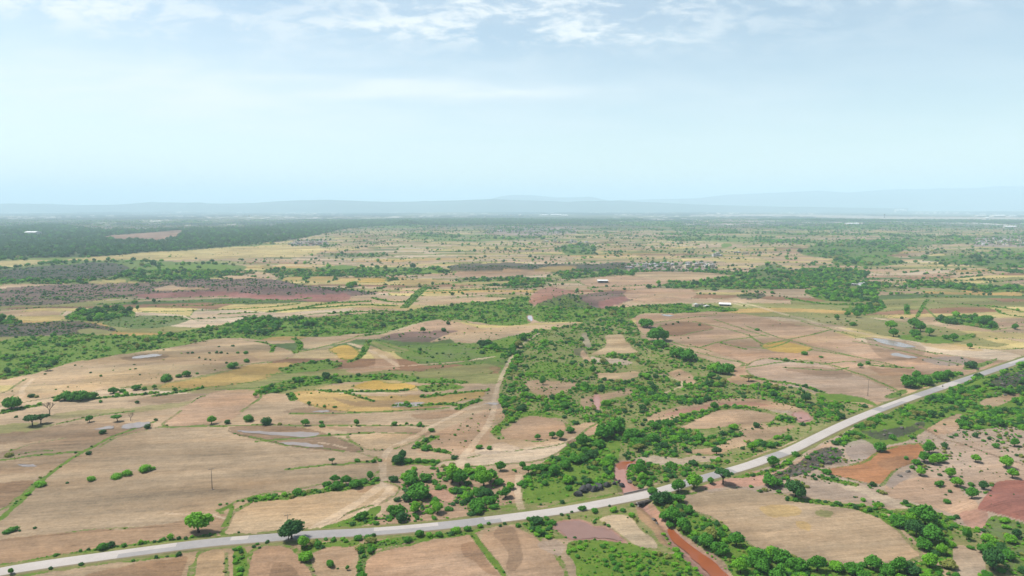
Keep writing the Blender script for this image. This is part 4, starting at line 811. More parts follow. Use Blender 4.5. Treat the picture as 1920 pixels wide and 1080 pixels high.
for lo, hi, st in ((185, 450, 2.2), (450, 1300, 3.9), (1300, 6600, 13.5), (185, 460, 1.7), (460, 900, 2.7)):
    tuft = st in (1.7, 2.7)
    wmax = .84 * (hi + D0)
    xs_, ys_ = np.meshgrid(np.arange(-wmax, wmax, st), np.arange(lo, hi, st)); xs_, ys_ = xs_.ravel(), ys_.ravel()
    xs_ = xs_ + (RNG.rand(len(xs_)) - .5) * st * .95; ys_ = ys_ + (RNG.rand(len(ys_)) - .5) * st * .95
    m = np.abs(xs_) < .84 * (ys_ + D0); xs_, ys_ = xs_[m], ys_[m]
    zs_ = Hgt(xs_, ys_); _, _, v_, pxx, pyy = paint(xs_, ys_, zs_)
    clump = fbm(xs_ / 13, ys_ / 13, 101, 3) if st < 10 else fbm(xs_ / 60, ys_ / 60, 101, 3)
    dr = distline(xs_, ys_, ROAD, 12)
    kk = {2.2: 1.25, 3.9: 1.25, 13.5: 1.0, 1.7: 1.3, 2.7: 1.1}[st]; rs = {2.2: .95, 3.9: 1.1, 13.5: 1.8, 1.7: .42, 2.7: .5}[st]
    for ti, nm in enumerate(VT):
        if not nm: continue
        p0, r0, r1, tf, tones = VEGDEF[nm]; m = (v_ == ti) & (dr > 6.0)
        if not m.any(): continue
        if tuft:
            tf = 0
            if nm in ('B', 'X'): continue
            if nm in ('D', 'G', 'M', 'H'): p0 *= 1.9; tones = (.5, .35, .1, .05)
        if nm in ('B', 'P1') and st > 10: p0 = {'B': .05, 'P1': .08}[nm]
        elif nm in ('B', 'P1') and st > 4: p0 *= 2.6
        if nm == 'L' and st > 10: p0 = .3
        if nm == 'L' and st == 3.9: p0 = .42
        if nm == 'X': p0 = 1.0 if st > 10 else .7
        prob = p0 * kk * (np.clip((clump - (.30 if tuft else .38)) * (4 if tuft else 7), .22 if nm in ('D', 'G') else .05, 2.2) if nm not in ('B', 'P1', 'L', 'H', 'HL') else 1.0)
        if nm in ('B', 'P1', 'X') and st > 10: prob = prob * np.clip((fbm(xs_ / 170, ys_ / 170, 221, 3) - .32) * 5, .1, 2.4)
        sel = np.where(m & (RNG.rand(len(xs_)) < prob))[0]
        tt = RNG.rand(len(sel)); cum = np.cumsum(tones)
        for j, i in enumerate(sel):
            r = (r0 + (r1 - r0) * RNG.rand() ** 1.6) * rs * (1.25 if tt[j] < tf else .95)
            istree = tt[j] < tf
            tone = int(min(3, np.searchsorted(cum, RNG.rand())))
            d = ys_[i] * CP + CAMH * SP
            placed.append(dict(x=xs_[i], y=ys_[i], z=zs_[i], r=r, shape=random.choice((0, 1, 2, 2, 3, 4)) if istree else -1, tone=tone, w=2 * r * F / d, ex=False, vk=nm, px=pxx[i], py=pyy[i], rz=random.uniform(0, 6.28), h=random.uniform(.8, 1.15)))
# keep strewn plants out of the ones placed one by one
nx = []
bkx = [P3(*q) for q in ((1084, 931), (1093, 926), (1103, 922), (1113, 924), (1124, 920), (1136, 916), (1160, 909), (1165, 916), (1152, 912))]
for p in placed:
    if p['y'] < 340 and any((q[0] - p['x']) ** 2 + (q[1] - 2.5 - p['y']) ** 2 < 16 for q in bkx): continue
    if not p['ex'] and p['y'] < 460 and np.any((exw[:, 0] - p['x']) ** 2 + (exw[:, 1] - p['y']) ** 2 < (exw[:, 2] * .75) ** 2): continue
    nx.append(p)
placed = nx
print('PLANTS', len(placed))
for p in placed: p['q'] = random.uniform(.82, 1.22)
def inframe(p): return -10 < p['px'] < 1930 and p['py'] - p['w'] < 1085
trees = sorted([p for p in placed if p['shape'] >= 0 and inframe(p)], key=lambda p: -(p['w'] + (6 if p['ex'] else 0)))
shr = sorted([p for p in placed if p['shape'] < 0 and inframe(p)], key=lambda p: -(p['w'] + (6 if p['ex'] else 0)))
for p in trees[:285] + shr[:285]: p['thing'] = True
LMK = [(1204, 938, 'the road culvert'), (1300, 1050, 'the orange stream'), (1100, 992, 'the brown pond'), (1165, 885, 'the pink pool'), (368, 1003, 'the lone round tree beside the road'), (250, 797, 'the puddle below the bare tree'), (1000, 803, 'the rounded enclosed field'), (1500, 985, 'the oval tan field'), (1900, 940, 'the maroon mound'), (1630, 870, 'the orange ploughed field'), (1768, 724, 'the motorcycle on the road'), (1627, 741, 'the utility pole in the mauve field'), (398, 918, 'the utility pole in the tan field'), (1143, 803, 'the utility pole in the scrub'),
       (993, 596, 'the white pond'), (1130, 528, 'the white roofed shed'), (1680, 645, 'the puddles by the right track'), (1155, 645, 'the hourglass shaped field'), (1370, 785, 'the curved pinkish field'), (1505, 782, 'the pink gully pool'), (719, 905, 'the end of the twin wheel track'), (830, 1050, 'the large pink field at the bottom'), (275, 667, 'the puddle on the domed field'), (520, 812, 'the water streaks in the wet field'), (765, 760, 'the puddle in the ochre field'), (655, 662, 'the bright yellow field end'), (925, 750, 'the fork of the dirt tracks'), (100, 925, 'the field corner path at left'), (975, 940, 'the sandy path meeting the road'),
       (1460, 650, 'the yellow stubble field'), (1358, 569, 'the long white shed'), (1690, 585, 'the tall narrow hedge tree'), (1240, 500, 'the roadside hamlet'), (185, 505, 'the dark rocky hill at left'), (840, 610, 'the pink mound'), (1870, 1060, 'the big dark tree at lower right'), (1920, 680, 'the far end of the road'), (0, 1070, 'the near end of the road'), (30, 625, 'the left end of the green belt'), (480, 612, 'the thicket in the left green belt')]
def ordinal(n):
    wds = ['', 'nearest', 'second nearest', 'third nearest', 'fourth nearest', 'fifth nearest', 'sixth nearest', 'seventh nearest', 'eighth nearest', 'ninth nearest', 'tenth nearest']
    return wds[n] if n < 11 else '%d%s nearest' % (n, 'th' if 10 < n % 100 < 14 else {1: 'st', 2: 'nd', 3: 'rd'}.get(n % 10, 'th'))
def ranks(items):
    D = np.array([[math.hypot(p['px'] - l[0], (p['py'] - l[1]) * 1.5) for l in LMK] for p in items]); rk = D.argsort(0).argsort(0) + 1
    b = rk.argmin(1); return [(int(rk[i, b[i]]), LMK[b[i]][2]) for i in range(len(items))]
TONE = ['bright green', 'mid green', 'dark green', 'dry olive']
th_t = [p for p in trees if p.get('thing')]; th_s = [p for p in shr if p.get('thing')]
for p, (n, lm) in zip(th_t, ranks(th_t)):
    adj, tm, cms = SHAPES[p['shape']]
    e_ = obj('tree', None, None, (p['x'], p['y'], p['z']), (0, 0, p['rz']), (p['r'] * p['q'], p['r'] / p['q'], p['r'] * p['h'])); e_.empty_display_size = .1
    obj('trunk', tm, e_); obj('crown', cms[p['tone']], e_)
    tag(e_, '%s %s tree, %s tree to %s' % (TONE[p['tone']], adj, ordinal(n), lm), 'tree', 'trees of the near and middle farmland')
for p, (n, lm) in zip(th_s, ranks(th_s)):
    o = obj('shrub', random.choice(BUSH)[p['tone']], None, (p['x'], p['y'], p['z'] - .05 * p['r']), (0, 0, p['rz']), (p['r'] * p['q'], p['r'] / p['q'], p['r'] * p['h'] * .95))
    tag(o, '%s shrub, %s shrub to %s' % (TONE[p['tone']], ordinal(n), lm), 'shrub', 'shrubs of hedges and field edges')
for px, py, wd, lb in ((93, 779, 30, 'tall leafless dead tree behind the dark acacia at left'), (245, 789, 17, 'small leafless dead tree standing at the puddle')):
    x, y, z = P3(px, py); r = wd * proj(x, y, z)[2] / F / 2; tm, bmh = dead_tree(int(px))
    e_ = obj('dead_tree', None, None, (x, y, z), (0, 0, 1), (r, r, r * 1.15)); obj('trunk', tm, e_); obj('branches', bmh, e_); tag(e_, lb, 'dead tree')
# the rest of the vegetation: too many to count, one object per kind, instanced on points
pc = bpy.data.collections.new('plant_shapes')     # not linked to the scene: only a source of shapes
LO = []
for t_ in range(4):
    for k_ in range(3):
        r_ = np.random.RandomState(60 + k_); lb = lobes_round(r_, 5, (.8, .65, .95)[k_], .42 if k_ < 2 else .62, .48, .56)
        LO.append(crown('clump', lb, 170, .105, FM[t_], 70 + k_, 1, .86, .2))
for i, me in enumerate(LO):
    o = bpy.data.objects.new('clump_%02d' % i, me); pc.objects.link(o)
def scatter(name, items, label, cat, pc=pc):
    n = len(items); me = bpy.data.meshes.new(name)
    me.vertices.add(n); me.vertices.foreach_set('co', np.array([(p['x'], p['y'], p['z'] - .04 * p['r']) for p in items], np.float32).ravel())
    for an, ty, key, vals in (('rz', 'FLOAT', 'value', [p['rz'] for p in items]), ('hh', 'FLOAT', 'value', [p['r'] * p['h'] * (1.2 if p['shape'] >= 0 else 1.0) for p in items]), ('rr', 'FLOAT', 'value', [p['r'] * p['q'] for p in items]), ('ry', 'FLOAT', 'value', [p['r'] / p['q'] for p in items]), ('ix', 'INT', 'value', [p['tone'] * 3 + (2 if p['shape'] >= 0 else random.randint(0, 1)) for p in items])):
        at = me.attributes.new(an, ty, 'POINT'); at.data.foreach_set(key, np.array(vals, np.int32 if ty == 'INT' else np.float32))
    o = obj(name, me); g = bpy.data.node_groups.new(name, 'GeometryNodeTree')
    g.interface.new_socket('Geometry', in_out='INPUT', socket_type='NodeSocketGeometry'); g.interface.new_socket('Geometry', in_out='OUTPUT', socket_type='NodeSocketGeometry')
    gn = g.nodes; gi = gn.new('NodeGroupInput'); go = gn.new('NodeGroupOutput'); ip = gn.new('GeometryNodeInstanceOnPoints'); ci = gn.new('GeometryNodeCollectionInfo')
    ci.inputs['Collection'].default_value = pc; ci.inputs['Separate Children'].default_value = True; ci.inputs['Reset Children'].default_value = True
    def na(nm, ty):
        a_2 = gn.new('GeometryNodeInputNamedAttribute'); a_2.data_type = ty; a_2.inputs['Name'].default_value = nm; return a_2.outputs['Attribute']
    g.links.new(gi.outputs[0], ip.inputs['Points']); g.links.new(ci.outputs[0], ip.inputs['Instance']); ip.inputs['Pick Instance'].default_value = True
    g.links.new(na('ix', 'INT'), ip.inputs['Instance Index'])
    c1 = gn.new('ShaderNodeCombineXYZ'); g.links.new(na('rz', 'FLOAT'), c1.inputs[2]); g.links.new(c1.outputs[0], ip.inputs['Rotation'])
    c2 = gn.new('ShaderNodeCombineXYZ'); rr = na('rr', 'FLOAT'); g.links.new(rr, c2.inputs[0]); g.links.new(na('ry', 'FLOAT'), c2.inputs[1]); g.links.new(na('hh', 'FLOAT'), c2.inputs[2]); g.links.new(c2.outputs[0], ip.inputs['Scale'])
    g.links.new(ip.outputs[0], go.inputs[0]); md = o.modifiers.new('scatter', 'NODES'); md.node_group = g
    return tag(o, label, cat, kind='stuff')
# ------------------------------------------------------------------ boulders
def boulder(seed, m):
    bm = bmesh.new(); bmesh.ops.create_icosphere(bm, subdivisions=2, radius=1); r = random.Random(seed)
    pl = [(Vector((r.uniform(-1, 1), r.uniform(-1, 1), r.uniform(-.4, 1))).normalized(), r.uniform(.5, .85)) for _ in range(8)]
    for v in bm.verts:
        for n, d in pl:
            k = v.co.dot(n)
            if k > d: v.co -= n * (k - d)
        v.co += Vector((r.uniform(-.05, .05), r.uniform(-.05, .05), r.uniform(-.05, .05)))
    return bm_mesh('boulder', bm, m)
RB = simple('black_rock', (52, 52, 52), .8, .3, .5, 1.5, 1.2); RG = simple('grey_rock', (122, 116, 108), .9, .2, .35, 1.5)
bl = [boulder(i, RB) for i in range(4)]; gl = [boulder(i + 9, RG) for i in range(4)]
k_ = 0
for px, py, wd, wh in ((1084, 929, 14, 'leftmost'), (1093, 922, 18, 'second from left'), (1103, 918, 16, 'third from left'), (1113, 920, 15, 'fourth from left'), (1124, 916, 16, 'middle'), (1136, 912, 13, 'fourth from right'), (1160, 905, 9, 'second from right'), (1165, 912, 11, 'rightmost'), (1152, 908, 8, 'third from right')):
    x, y, z = P3(px, py); r = wd * 1.35 * proj(x, y, z)[2] / F / 2
    tag(obj('boulder', bl[k_ % 4], None, (x, y, z + r * .35), (0, .2, k_ * 1.3), (r, r * .8, r * .8)), 'black rock, %s in the row of black rocks above the road' % wh, 'boulder', 'black rocks above the road'); k_ += 1
rest = [p for p in placed if not p.get('thing')]
rc_ = bpy.data.collections.new('rock_shapes')
for i in range(12):
    o = bpy.data.objects.new('rock_%02d' % i, gl[i % 4] if i % 3 else bl[i % 4]); rc_.objects.link(o)
rks = []
for p in rest:
    if p.get('vk') in ('R', 'RR') and p['y'] < 1300 and random.random() < .5:
        p['rock'] = True; q = dict(p); q['r'] *= .75; q['h'] = .6; rks.append(q)
rest = [p for p in rest if not p.get('rock')]
scatter('scrub', [p for p in rest if p['y'] < 1300], 'dense green bushes and thicket covering the valley floor and field edges', 'scrub')
scatter('woods', [p for p in rest if p['y'] >= 1300], 'distant woods, hedges and scattered trees over the far plain', 'woods')
scatter('rubble', rks, 'loose grey stones strewn over the rocky slopes', 'rubble', rc_)
gr = [(1555, 868), (1545, 860), (1535, 872), (1560, 855), (1520, 880), (1500, 888), (1478, 895), (1466, 902), (1690, 800), (1672, 808), (1660, 815), (1705, 806), (1720, 795), (1880, 715), (1895, 708), (1905, 714), (1870, 722), (1888, 722), (1912, 704), (1185, 905), (1195, 908), (1205, 905), (1225, 975), (1232, 982), (1500, 785), (1240, 740), (1236, 752), (1705, 885), (1690, 893), (1320, 858)]
for px, py in gr:
    x, y, z = P3(px + random.uniform(-3, 3), py); r = random.uniform(.8, 1.9); placed.append(None); k_ += 1
    p = dict(px=px, py=py); n, lm = ranks([p])[0]
    dl = min(LMK, key=lambda l: math.hypot(px - l[0], py - l[1]))
    sel = sorted(gr, key=lambda q: math.hypot(q[0] - dl[0], q[1] - dl[1])).index((px, py)) + 1
    tag(obj('boulder', gl[k_ % 4], None, (x, y, z + r * .15), (0, .2, k_ * 1.3), (r, r * .8, r * .6)), 'grey rock, %s grey rock to %s' % (ordinal(sel), dl[2]), 'boulder', 'grey rocks on the slopes')

# ------------------------------------------------------------------ culvert under the road
def box(bm, c, s, R=None, mi=0):
    v = [bm.verts.new(((Vector((sx * s[0] / 2, sy * s[1] / 2, sz * s[2] / 2)) if R is None else R @ Vector((sx * s[0] / 2, sy * s[1] / 2, sz * s[2] / 2))) + Vector(c))) for sx in (-1, 1) for sy in (-1, 1) for sz in (-1, 1)]
    for q in ((0, 1, 3, 2), (4, 6, 7, 5), (0, 4, 5, 1), (2, 3, 7, 6), (0, 2, 6, 4), (1, 5, 7, 3)):
        f = bm.faces.new([v[i] for i in q]); f.material_index = mi
def bx(c, s, m, name='part'):
    bm = bmesh.new(); box(bm, c, s); bmesh.ops.bevel(bm, geom=bm.edges[:], offset=min(s) * .06, segments=1, affect='EDGES'); return bm_mesh(name, bm, m)
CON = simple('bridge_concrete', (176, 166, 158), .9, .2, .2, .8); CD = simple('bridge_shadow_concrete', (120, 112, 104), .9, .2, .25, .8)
iA = np.argmin([abs(proj(p[0], p[1], .4)[0] - 1204) for p in rp]); bc = rp[iA]; tdir = rp[iA + 1] - rp[iA - 1]; ang = math.atan2(tdir[1], tdir[0])
cul = obj('culvert', None, None, (bc[0], bc[1], -2.2), (0, 0, ang)); tag(cul, 'concrete box culvert with four openings under the road', 'culvert')
for k in range(5): obj('pier', bx((-5.2 + k * 2.6, 0, 1.05), (.36, 9.5, 2.1), CON, 'pier'), cul)
obj('deck', bx((0, 0, 2.02), (12.4, 9.9, .42), CON, 'deck'), cul)
obj('floor_slab', bx((0, 0, .02), (12, 10.4, .16), CD, 'floor_slab'), cul)
for sx in (-1, 1):
    for sy in (-1, 1):
        wb = bmesh.new(); box(wb, (0, 0, 0), (4.2, .35, 1.9)); 
        for v in wb.verts:
            if v.co.z > 0 and v.co.x * sx > 0: v.co.z -= 1.3
        o = obj('wing_wall', bm_mesh('wing_wall', wb, CON), cul, (sx * 6.9, sy * 6.2, .95), (0, 0, sx * sy * .9))
for sy in (-1, 1): obj('kerb_beam', bx((0, sy * 4.75, 2.62), (12.4, .3, .42), CON, 'kerb_beam'), cul)

# ------------------------------------------------------------------ utility poles
PC = simple('pole_concrete', (172, 154, 136)); PM = simple('pole_metal', (110, 110, 110)); PI = simple('insulator', (200, 200, 205), .4, .5)
def pole(px, py, h, label):
    x, y, z = P3(px, py); e_ = obj('utility_pole', None, None, (x, y, z), (0, 0, .3)); tag(e_, label, 'utility pole', 'power line poles across the fields')
    bm = bmesh.new(); tube(bm, (0, 0, -.3), (0, 0, h), .17, .1, 8); obj('shaft', bm_mesh('shaft', bm, PC, True), e_)
    bm = bmesh.new(); box(bm, (0, 0, .12), (1.0, 1.0, .26)); obj('footing', bm_mesh('footing', bm, PC), e_)
    bm = bmesh.new(); box(bm, (0, .16, h - .5), (2.2, .12, .12)); obj('crossarm', bm_mesh('crossarm', bm, PM), e_)
    for dx in (-1, 0, 1):
        bm = bmesh.new(); tube(bm, (dx, .16, h - .44), (dx, .16, h - .18), .07, .05, 6); obj('insulator', bm_mesh('insulator', bm, PI), e_)
pole(398, 918, 9.5, 'slim utility pole alone in the vast tan field')
pole(541, 1013, 10, 'pale utility pole right in front of the round roadside tree')
pole(1143, 806, 9, 'pale utility pole among green scrub by the rounded field')
pole(1627, 742, 11, 'utility pole in the pale mauve field left of the road')
pole(1421, 745, 9, 'utility pole above the bare gully in the scrub')

# ------------------------------------------------------------------ buildings
WM = [simple('wall_pale', (206, 200, 192), g=1.55), simple('wall_cream', (206, 192, 164), g=1.55), simple('wall_brick', (168, 128, 108), g=1.55), simple('wall_grey', (150, 146, 142), g=1.55)]
RM = [simple('roof_white', (232, 232, 230), g=1.55), simple('roof_mud', (184, 168, 148), g=1.55), simple('roof_grey', (170, 170, 172), g=1.55)]
DK = simple('dark_opening', (48, 46, 46), .6, .3, .2, 1, 1.2)
def house_meshes(w_, d_, h_, wm, rm, seed, detail=True):
    r = random.Random(seed); parts = []
    bm = bmesh.new(); t = .25
    box(bm, (0, -d_ / 2 + t / 2, h_ / 2), (w_, t, h_)); box(bm, (0, d_ / 2 - t / 2, h_ / 2), (w_, t, h_)); box(bm, (-w_ / 2 + t / 2, 0, h_ / 2), (t, d_ - 2 * t, h_ - .01)); box(bm, (w_ / 2 - t / 2, 0, h_ / 2), (t, d_ - 2 * t, h_ - .01))
    parts.append(('wall', bm_mesh('wall', bm, wm)))
    bm = bmesh.new(); box(bm, (0, 0, h_ - .45), (w_ - 2 * t - .01, d_ - 2 * t - .01, .2)); box(bm, (w_ * .2, d_ * .2, h_ + .3), (w_ * .22, d_ * .25, 1.3)); parts.append(('roof', bm_mesh('roof', bm, rm)))
    bm = bmesh.new(); box(bm, (w_ * r.uniform(-.3, .3), -d_ / 2 - .01, 1.0), (1.0, .08, 2.0)); parts.append(('door', bm_mesh('door', bm, DK)))
    n = max(1, int(w_ / 3.2))
    for s in range(1 + (h_ > 5)):
        for i in range(n):
            x0 = -w_ / 2 + (i + .5) * w_ / n
            bm = bmesh.new(); box(bm, (x0, -d_ / 2 - .012, (1.5 if s == 0 else 4.6) + .45), (1.1, .07, 1.1)); parts.append(('window', bm_mesh('window', bm, DK)))
    return parts
HP = [house_meshes(10, 8, 3.6, WM[0], RM[0], 1), house_meshes(14, 9, 3.8, WM[1], RM[1], 2), house_meshes(9, 9, 6.6, WM[0], RM[2], 3), house_meshes(12, 7, 3.4, WM[2], RM[1], 4), house_meshes(16, 8, 3.2, WM[3], RM[0], 5), house_meshes(11, 9, 6.8, WM[1], RM[0], 6)]
DSC = ['pale single storey', 'cream long', 'pale two storey', 'brick', 'grey walled white roofed', 'cream two storey']
hs = []
def hloc(x0, x1, y0, y1, n, near, sc=1.0, tint=None):
    for _ in range(n):
        for tr in range(12):
            px, py = random.uniform(x0, x1), random.uniform(y0, y1); x, y, z = P3(px, py)
            if all((x - q['x']) ** 2 + (y - q['y']) ** 2 > (17 * sc) ** 2 for q in hs): break
        hs.append(dict(x=x, y=y, z=z, px=px, py=py, near=near, s=sc, k=random.choice((0, 1, 2, 3, 4, 5, 0, 4))))
hloc(1178, 1210, 499, 504, 7, True); hloc(1210, 1265, 496, 501, 12, True); hloc(1262, 1340, 495, 502, 13, True)
hloc(1300, 1325, 571, 576, 3, True, .6); hloc(1337, 1350, 478, 481, 4, True); hloc(1380, 1400, 474, 477, 3, True); hloc(1605, 1622, 534, 537, 3, True); hloc(918, 1010, 428, 436, 40, False, 1.1); hloc(990, 1082, 427, 437, 30, False, 1.1)
hloc(1835, 1930, 449, 460, 44, False, 1.1); hloc(545, 600, 455, 459, 10, False, 1.1); hloc(130, 330, 424, 432, 26, False, 1.4); hloc(1310, 1430, 412, 418, 20, False, 1.3); hloc(1010, 1100, 452, 458, 12, False, 1.1); hloc(1580, 1620, 418, 421, 6, False, 1.6); hloc(440, 470, 404, 407, 8, False, 2.2); hloc(850, 1000, 402, 408, 12, False, 2)
VL = [(1240, 500, 'the hamlet behind the brown field'), (1312, 573, 'the long white shed'), (1343, 480, 'the bright green field'), (1612, 535, 'the right middle thicket'), (1000, 432, 'the hilltop village'), (1880, 455, 'the village at the right edge'), (572, 457, 'the village edge above the dark forest'), (230, 428, 'the salmon clearing at left'), (1370, 415, 'the runway strip'), (1055, 455, 'the trees below the hilltop village'), (1600, 420, 'the control tower'), (455, 405, 'the far left hills'), (930, 405, 'the white factory roofs')]
Dm = np.array([[math.hypot(p['px'] - l[0], p['py'] - l[1]) for l in VL] for p in hs]); rk = Dm.argsort(0).argsort(0) + 1
for i, p in enumerate(hs):
    b = rk[i].argmin(); parts = HP[p['k']]
    e_ = obj('house', None, None, (p['x'], p['y'], p['z'] - .1), (0, 0, random.uniform(-.5, .5)), (p['s'],) * 3); e_.empty_display_size = .1
    for nm, me in (parts if p['near'] else parts[:2]): obj(nm, me, e_)
    tag(e_, '%s house, %s house to %s' % (DSC[p['k']], ordinal(int(rk[i, b])), VL[b][2]), 'house', 'flat roofed village houses')
def shed(px, py, w_, d_, h_, rot, label, open_=True):
    x, y, z = P3(px, py); e_ = obj('shed', None, None, (x, y, z), (0, 0, rot)); tag(e_, label, 'shed')
    bm = bmesh.new(); box(bm, (0, d_ / 2 - .15, h_ / 2), (w_, .3, h_)); box(bm, (-w_ / 2 + .15, 0, h_ / 2), (.3, d_ - .62, h_ - .02)); box(bm, (w_ / 2 - .15, 0, h_ / 2), (.3, d_ - .62, h_ - .02)); box(bm, (w_ * .22, -d_ / 2 + .3, h_ / 2), (w_ * .5, .3, h_ - .02))
    obj('wall', bm_mesh('wall', bm, WM[3]), e_)
    bm = bmesh.new(); box(bm, (0, 0, h_ + .15), (w_ + 1.2, d_ + 1.6, .25)); 
    for v in bm.verts: v.co.z += v.co.y * .05
    obj('roof', bm_mesh('roof', bm, RM[0]), e_)
    for i in range(4):
        bm = bmesh.new(); box(bm, (-w_ / 2 + .5 + i * w_ * .12, -d_ / 2 + .2, h_ / 2 - .01), (.3, .3, h_)); obj('post', bm_mesh('post', bm, WM[0]), e_)
    bm = bmesh.new(); box(bm, (w_ * .3, -d_ / 2 + .13, 1.3), (1.4, .08, 1.4)); obj('window', bm_mesh('window', bm, DK), e_)
shed(1130, 530, 16, 9, 3.8, .05, 'white roofed open shed standing alone on the pinkish field')
shed(1359, 573, 13, 9, 2.4, -.3, 'long low white roofed shed in a green yard')
shed(1617, 538, 9, 7, 2.6, .2, 'pale green roofed shed inside the right middle thicket')
def hall(px, py, w_, d_, h_, label):
    x, y, z = P3(px, py); e_ = obj('hall', None, None, (x, y, z - .5), (0, 0, random.uniform(-.1, .1))); tag(e_, label, 'hall', 'large pale halls far out on the plain')
    bm = bmesh.new(); box(bm, (0, 0, h_ / 2), (w_, d_, h_)); obj('wall', bm_mesh('wall', bm, WM[0]), e_)
    bm = bmesh.new(); box(bm, (0, 0, h_ + .6), (w_ + 2, d_ + 2, 1.2))
    for v in bm.verts:
        if v.co.z > h_ + .6: v.co.y *= .2; v.co.z += h_ * .3
    obj('roof', bm_mesh('roof', bm, RM[0]), e_)
for px, py, w_, d_, h_, lb in ((62, 439, 48, 40, 9, 'white hall alone in the dark forest at left'), (1020, 405, 110, 120, 15, 'white factory hall, left one of the far group of three'), (1042, 404.5, 150, 130, 16, 'white factory hall, middle one of the far group of three'), (1058, 405.5, 90, 100, 14, 'white factory hall, right one of the far group of three'), (1838, 406, 120, 60, 14, 'pale hangar left of the brightest hangar beside the runway'), (1870, 407, 150, 70, 18, 'brightest wide hangar beside the runway at right'), (1897, 407, 100, 60, 12, 'small pale hangar nearest the right edge by the runway'), (1688, 399, 240, 90, 45, 'tall terminal block behind the runway'), (1597, 421, 80, 40, 8, 'long white building before the runway trees'), (1850, 412, 30, 30, 16, 'small white building on the runway edge'), (1893, 427, 60, 30, 8, 'white building row below the hangars at the right edge'), (950, 393.5, 300, 100, 20, 'far white plant below the middle hills')):
    hall(px, py, w_, d_, h_, lb)
x, y, z = P3(1658, 409); tw = obj('control_tower', None, None, (x, y, z)); tag(tw, 'dark airport control tower rising over the runway strip', 'control tower')
bm = bmesh.new(); tube(bm, (0, 0, 0), (0, 0, 34), 5, 4, 8); obj('shaft', bm_mesh('shaft', bm, WM[3]), tw)
bm = bmesh.new(); tube(bm, (0, 0, 34), (0, 0, 42), 6, 9, 8); obj('cab', bm_mesh('cab', bm, DK), tw)
bm = bmesh.new(); tube(bm, (0, 0, 42), (0, 0, 44), 9.5, 8, 8); obj('roof', bm_mesh('roof', bm, WM[3]), tw)

# ------------------------------------------------------------------ motorcycle and rider on the road
i_ = np.argmin([abs(proj(p[0], p[1], .4)[0] - 1768) for p in rp]); mp = rp[i_]; td = rp[i_ - 1] - rp[i_]; ma = math.atan2(td[1], td[0])
MP = simple('motorcycle_paint', (90, 30, 28), .35, .5); MT = simple('tyre_rubber', (40, 40, 40)); SK = simple('skin', (150, 110, 85)); CW = simple('white_cloth', (238, 238, 236)); HB = simple('black_hair', (35, 30, 28))
mo = obj('motorcycle', None, None, (mp[0], mp[1], .46), (0, 0, ma)); tag(mo, 'small dark motorcycle ridden along the road between green bushes', 'motorcycle')
for xx in (-.62, .62):
    bm = bmesh.new(); pr = [bm.verts.new((xx + .26 * math.cos(t) * k, s * .05, .3 + .26 * math.sin(t) * k)) for s, k in ((-1, 1.15), (1, 1.15)) for t in [2 * math.pi * i / 14 for i in range(14)]]
    for i in range(14): bm.faces.new((pr[i], pr[(i + 1) % 14], pr[14 + (i + 1) % 14], pr[14 + i]))
    bm.faces.new(pr[:14][::-1]); bm.faces.new(pr[14:]); wl = obj('wheel', bm_mesh('wheel', bm, MT), mo)
bm = bmesh.new(); tube(bm, (-.62, 0, .3), (0, 0, .45), .05, .07); tube(bm, (0, 0, .42), (.45, 0, .75), .12, .1); tube(bm, (.62, 0, .3), (.42, 0, .95), .04, .04); box(bm, (0, 0, .38), (.4, .26, .3)); obj('frame', bm_mesh('frame', bm, MP), mo)
bm = bmesh.new(); box(bm, (-.28, 0, .76), (.7, .24, .1)); obj('seat', bm_mesh('seat', bm, MT), mo)
bm = bmesh.new(); tube(bm, (.4, -.35, .98), (.4, .35, .98), .02, .02); obj('handlebar', bm_mesh('handlebar', bm, PM), mo)
def skin_body(name, J, E, m, root, loc, rz, sub=1):
    me = bpy.data.meshes.new(name); me.from_pydata([j[:3] for j in J], E, []); o = obj(name, me, None, loc, (0, 0, rz))
    sk = o.modifiers.new('skin', 'SKIN'); 
    for i, j in enumerate(J): me.skin_vertices[0].data[i].radius = (j[3], j[3])
    me.skin_vertices[0].data[root].use_root = True
    ss = o.modifiers.new('sub', 'SUBSURF'); ss.levels = ss.render_levels = sub; me.materials.append(m); return o
J = [(-.25, 0, .92, .16), (-.2, 0, 1.2, .17), (-.12, 0, 1.4, .17), (-.08, 0, 1.52, .065), (-.05, 0, 1.66, .1), (-.04, 0, 1.76, .09),
     (.1, .17, .88, .085), (.18, .17, .5, .06), (.28, .17, .42, .04), (.1, -.17, .88, .085), (.18, -.17, .5, .06), (.28, -.17, .42, .04),
     (-.1, .22, 1.38, .06), (.1, .28, 1.14, .05), (.36, .3, 1.02, .035), (-.1, -.22, 1.38, .06), (.1, -.28, 1.14, .05), (.36, -.3, 1.02, .035)]
E = [(0, 1), (1, 2), (2, 3), (3, 4), (4, 5), (0, 6), (6, 7), (7, 8), (0, 9), (9, 10), (10, 11), (2, 12), (12, 13), (13, 14), (2, 15), (15, 16), (16, 17)]
pr_ = None
try: 
    bpy.context.view_layer.update()
    me_t = bpy.data.meshes.new('person'); me_t.from_pydata([j[:3] for j in J], E, []); ob = obj('person', me_t, None, (mp[0], mp[1], .46), (0, 0, ma))
    md = ob.modifiers.new('skin', 'SKIN')
    for i, j in enumerate(J): me_t.skin_vertices[0].data[i].radius = (j[3], j[3])
    me_t.skin_vertices[0].data[0].use_root = True
    s2 = ob.modifiers.new('sub', 'SUBSURF'); s2.levels = s2.render_levels = 1; me_t.materials.append(CW); pr_ = ob
except Exception as ex: print('SKIN', ex)
tag(pr_, 'rider in white clothes sitting astride the motorcycle on the road', 'person')
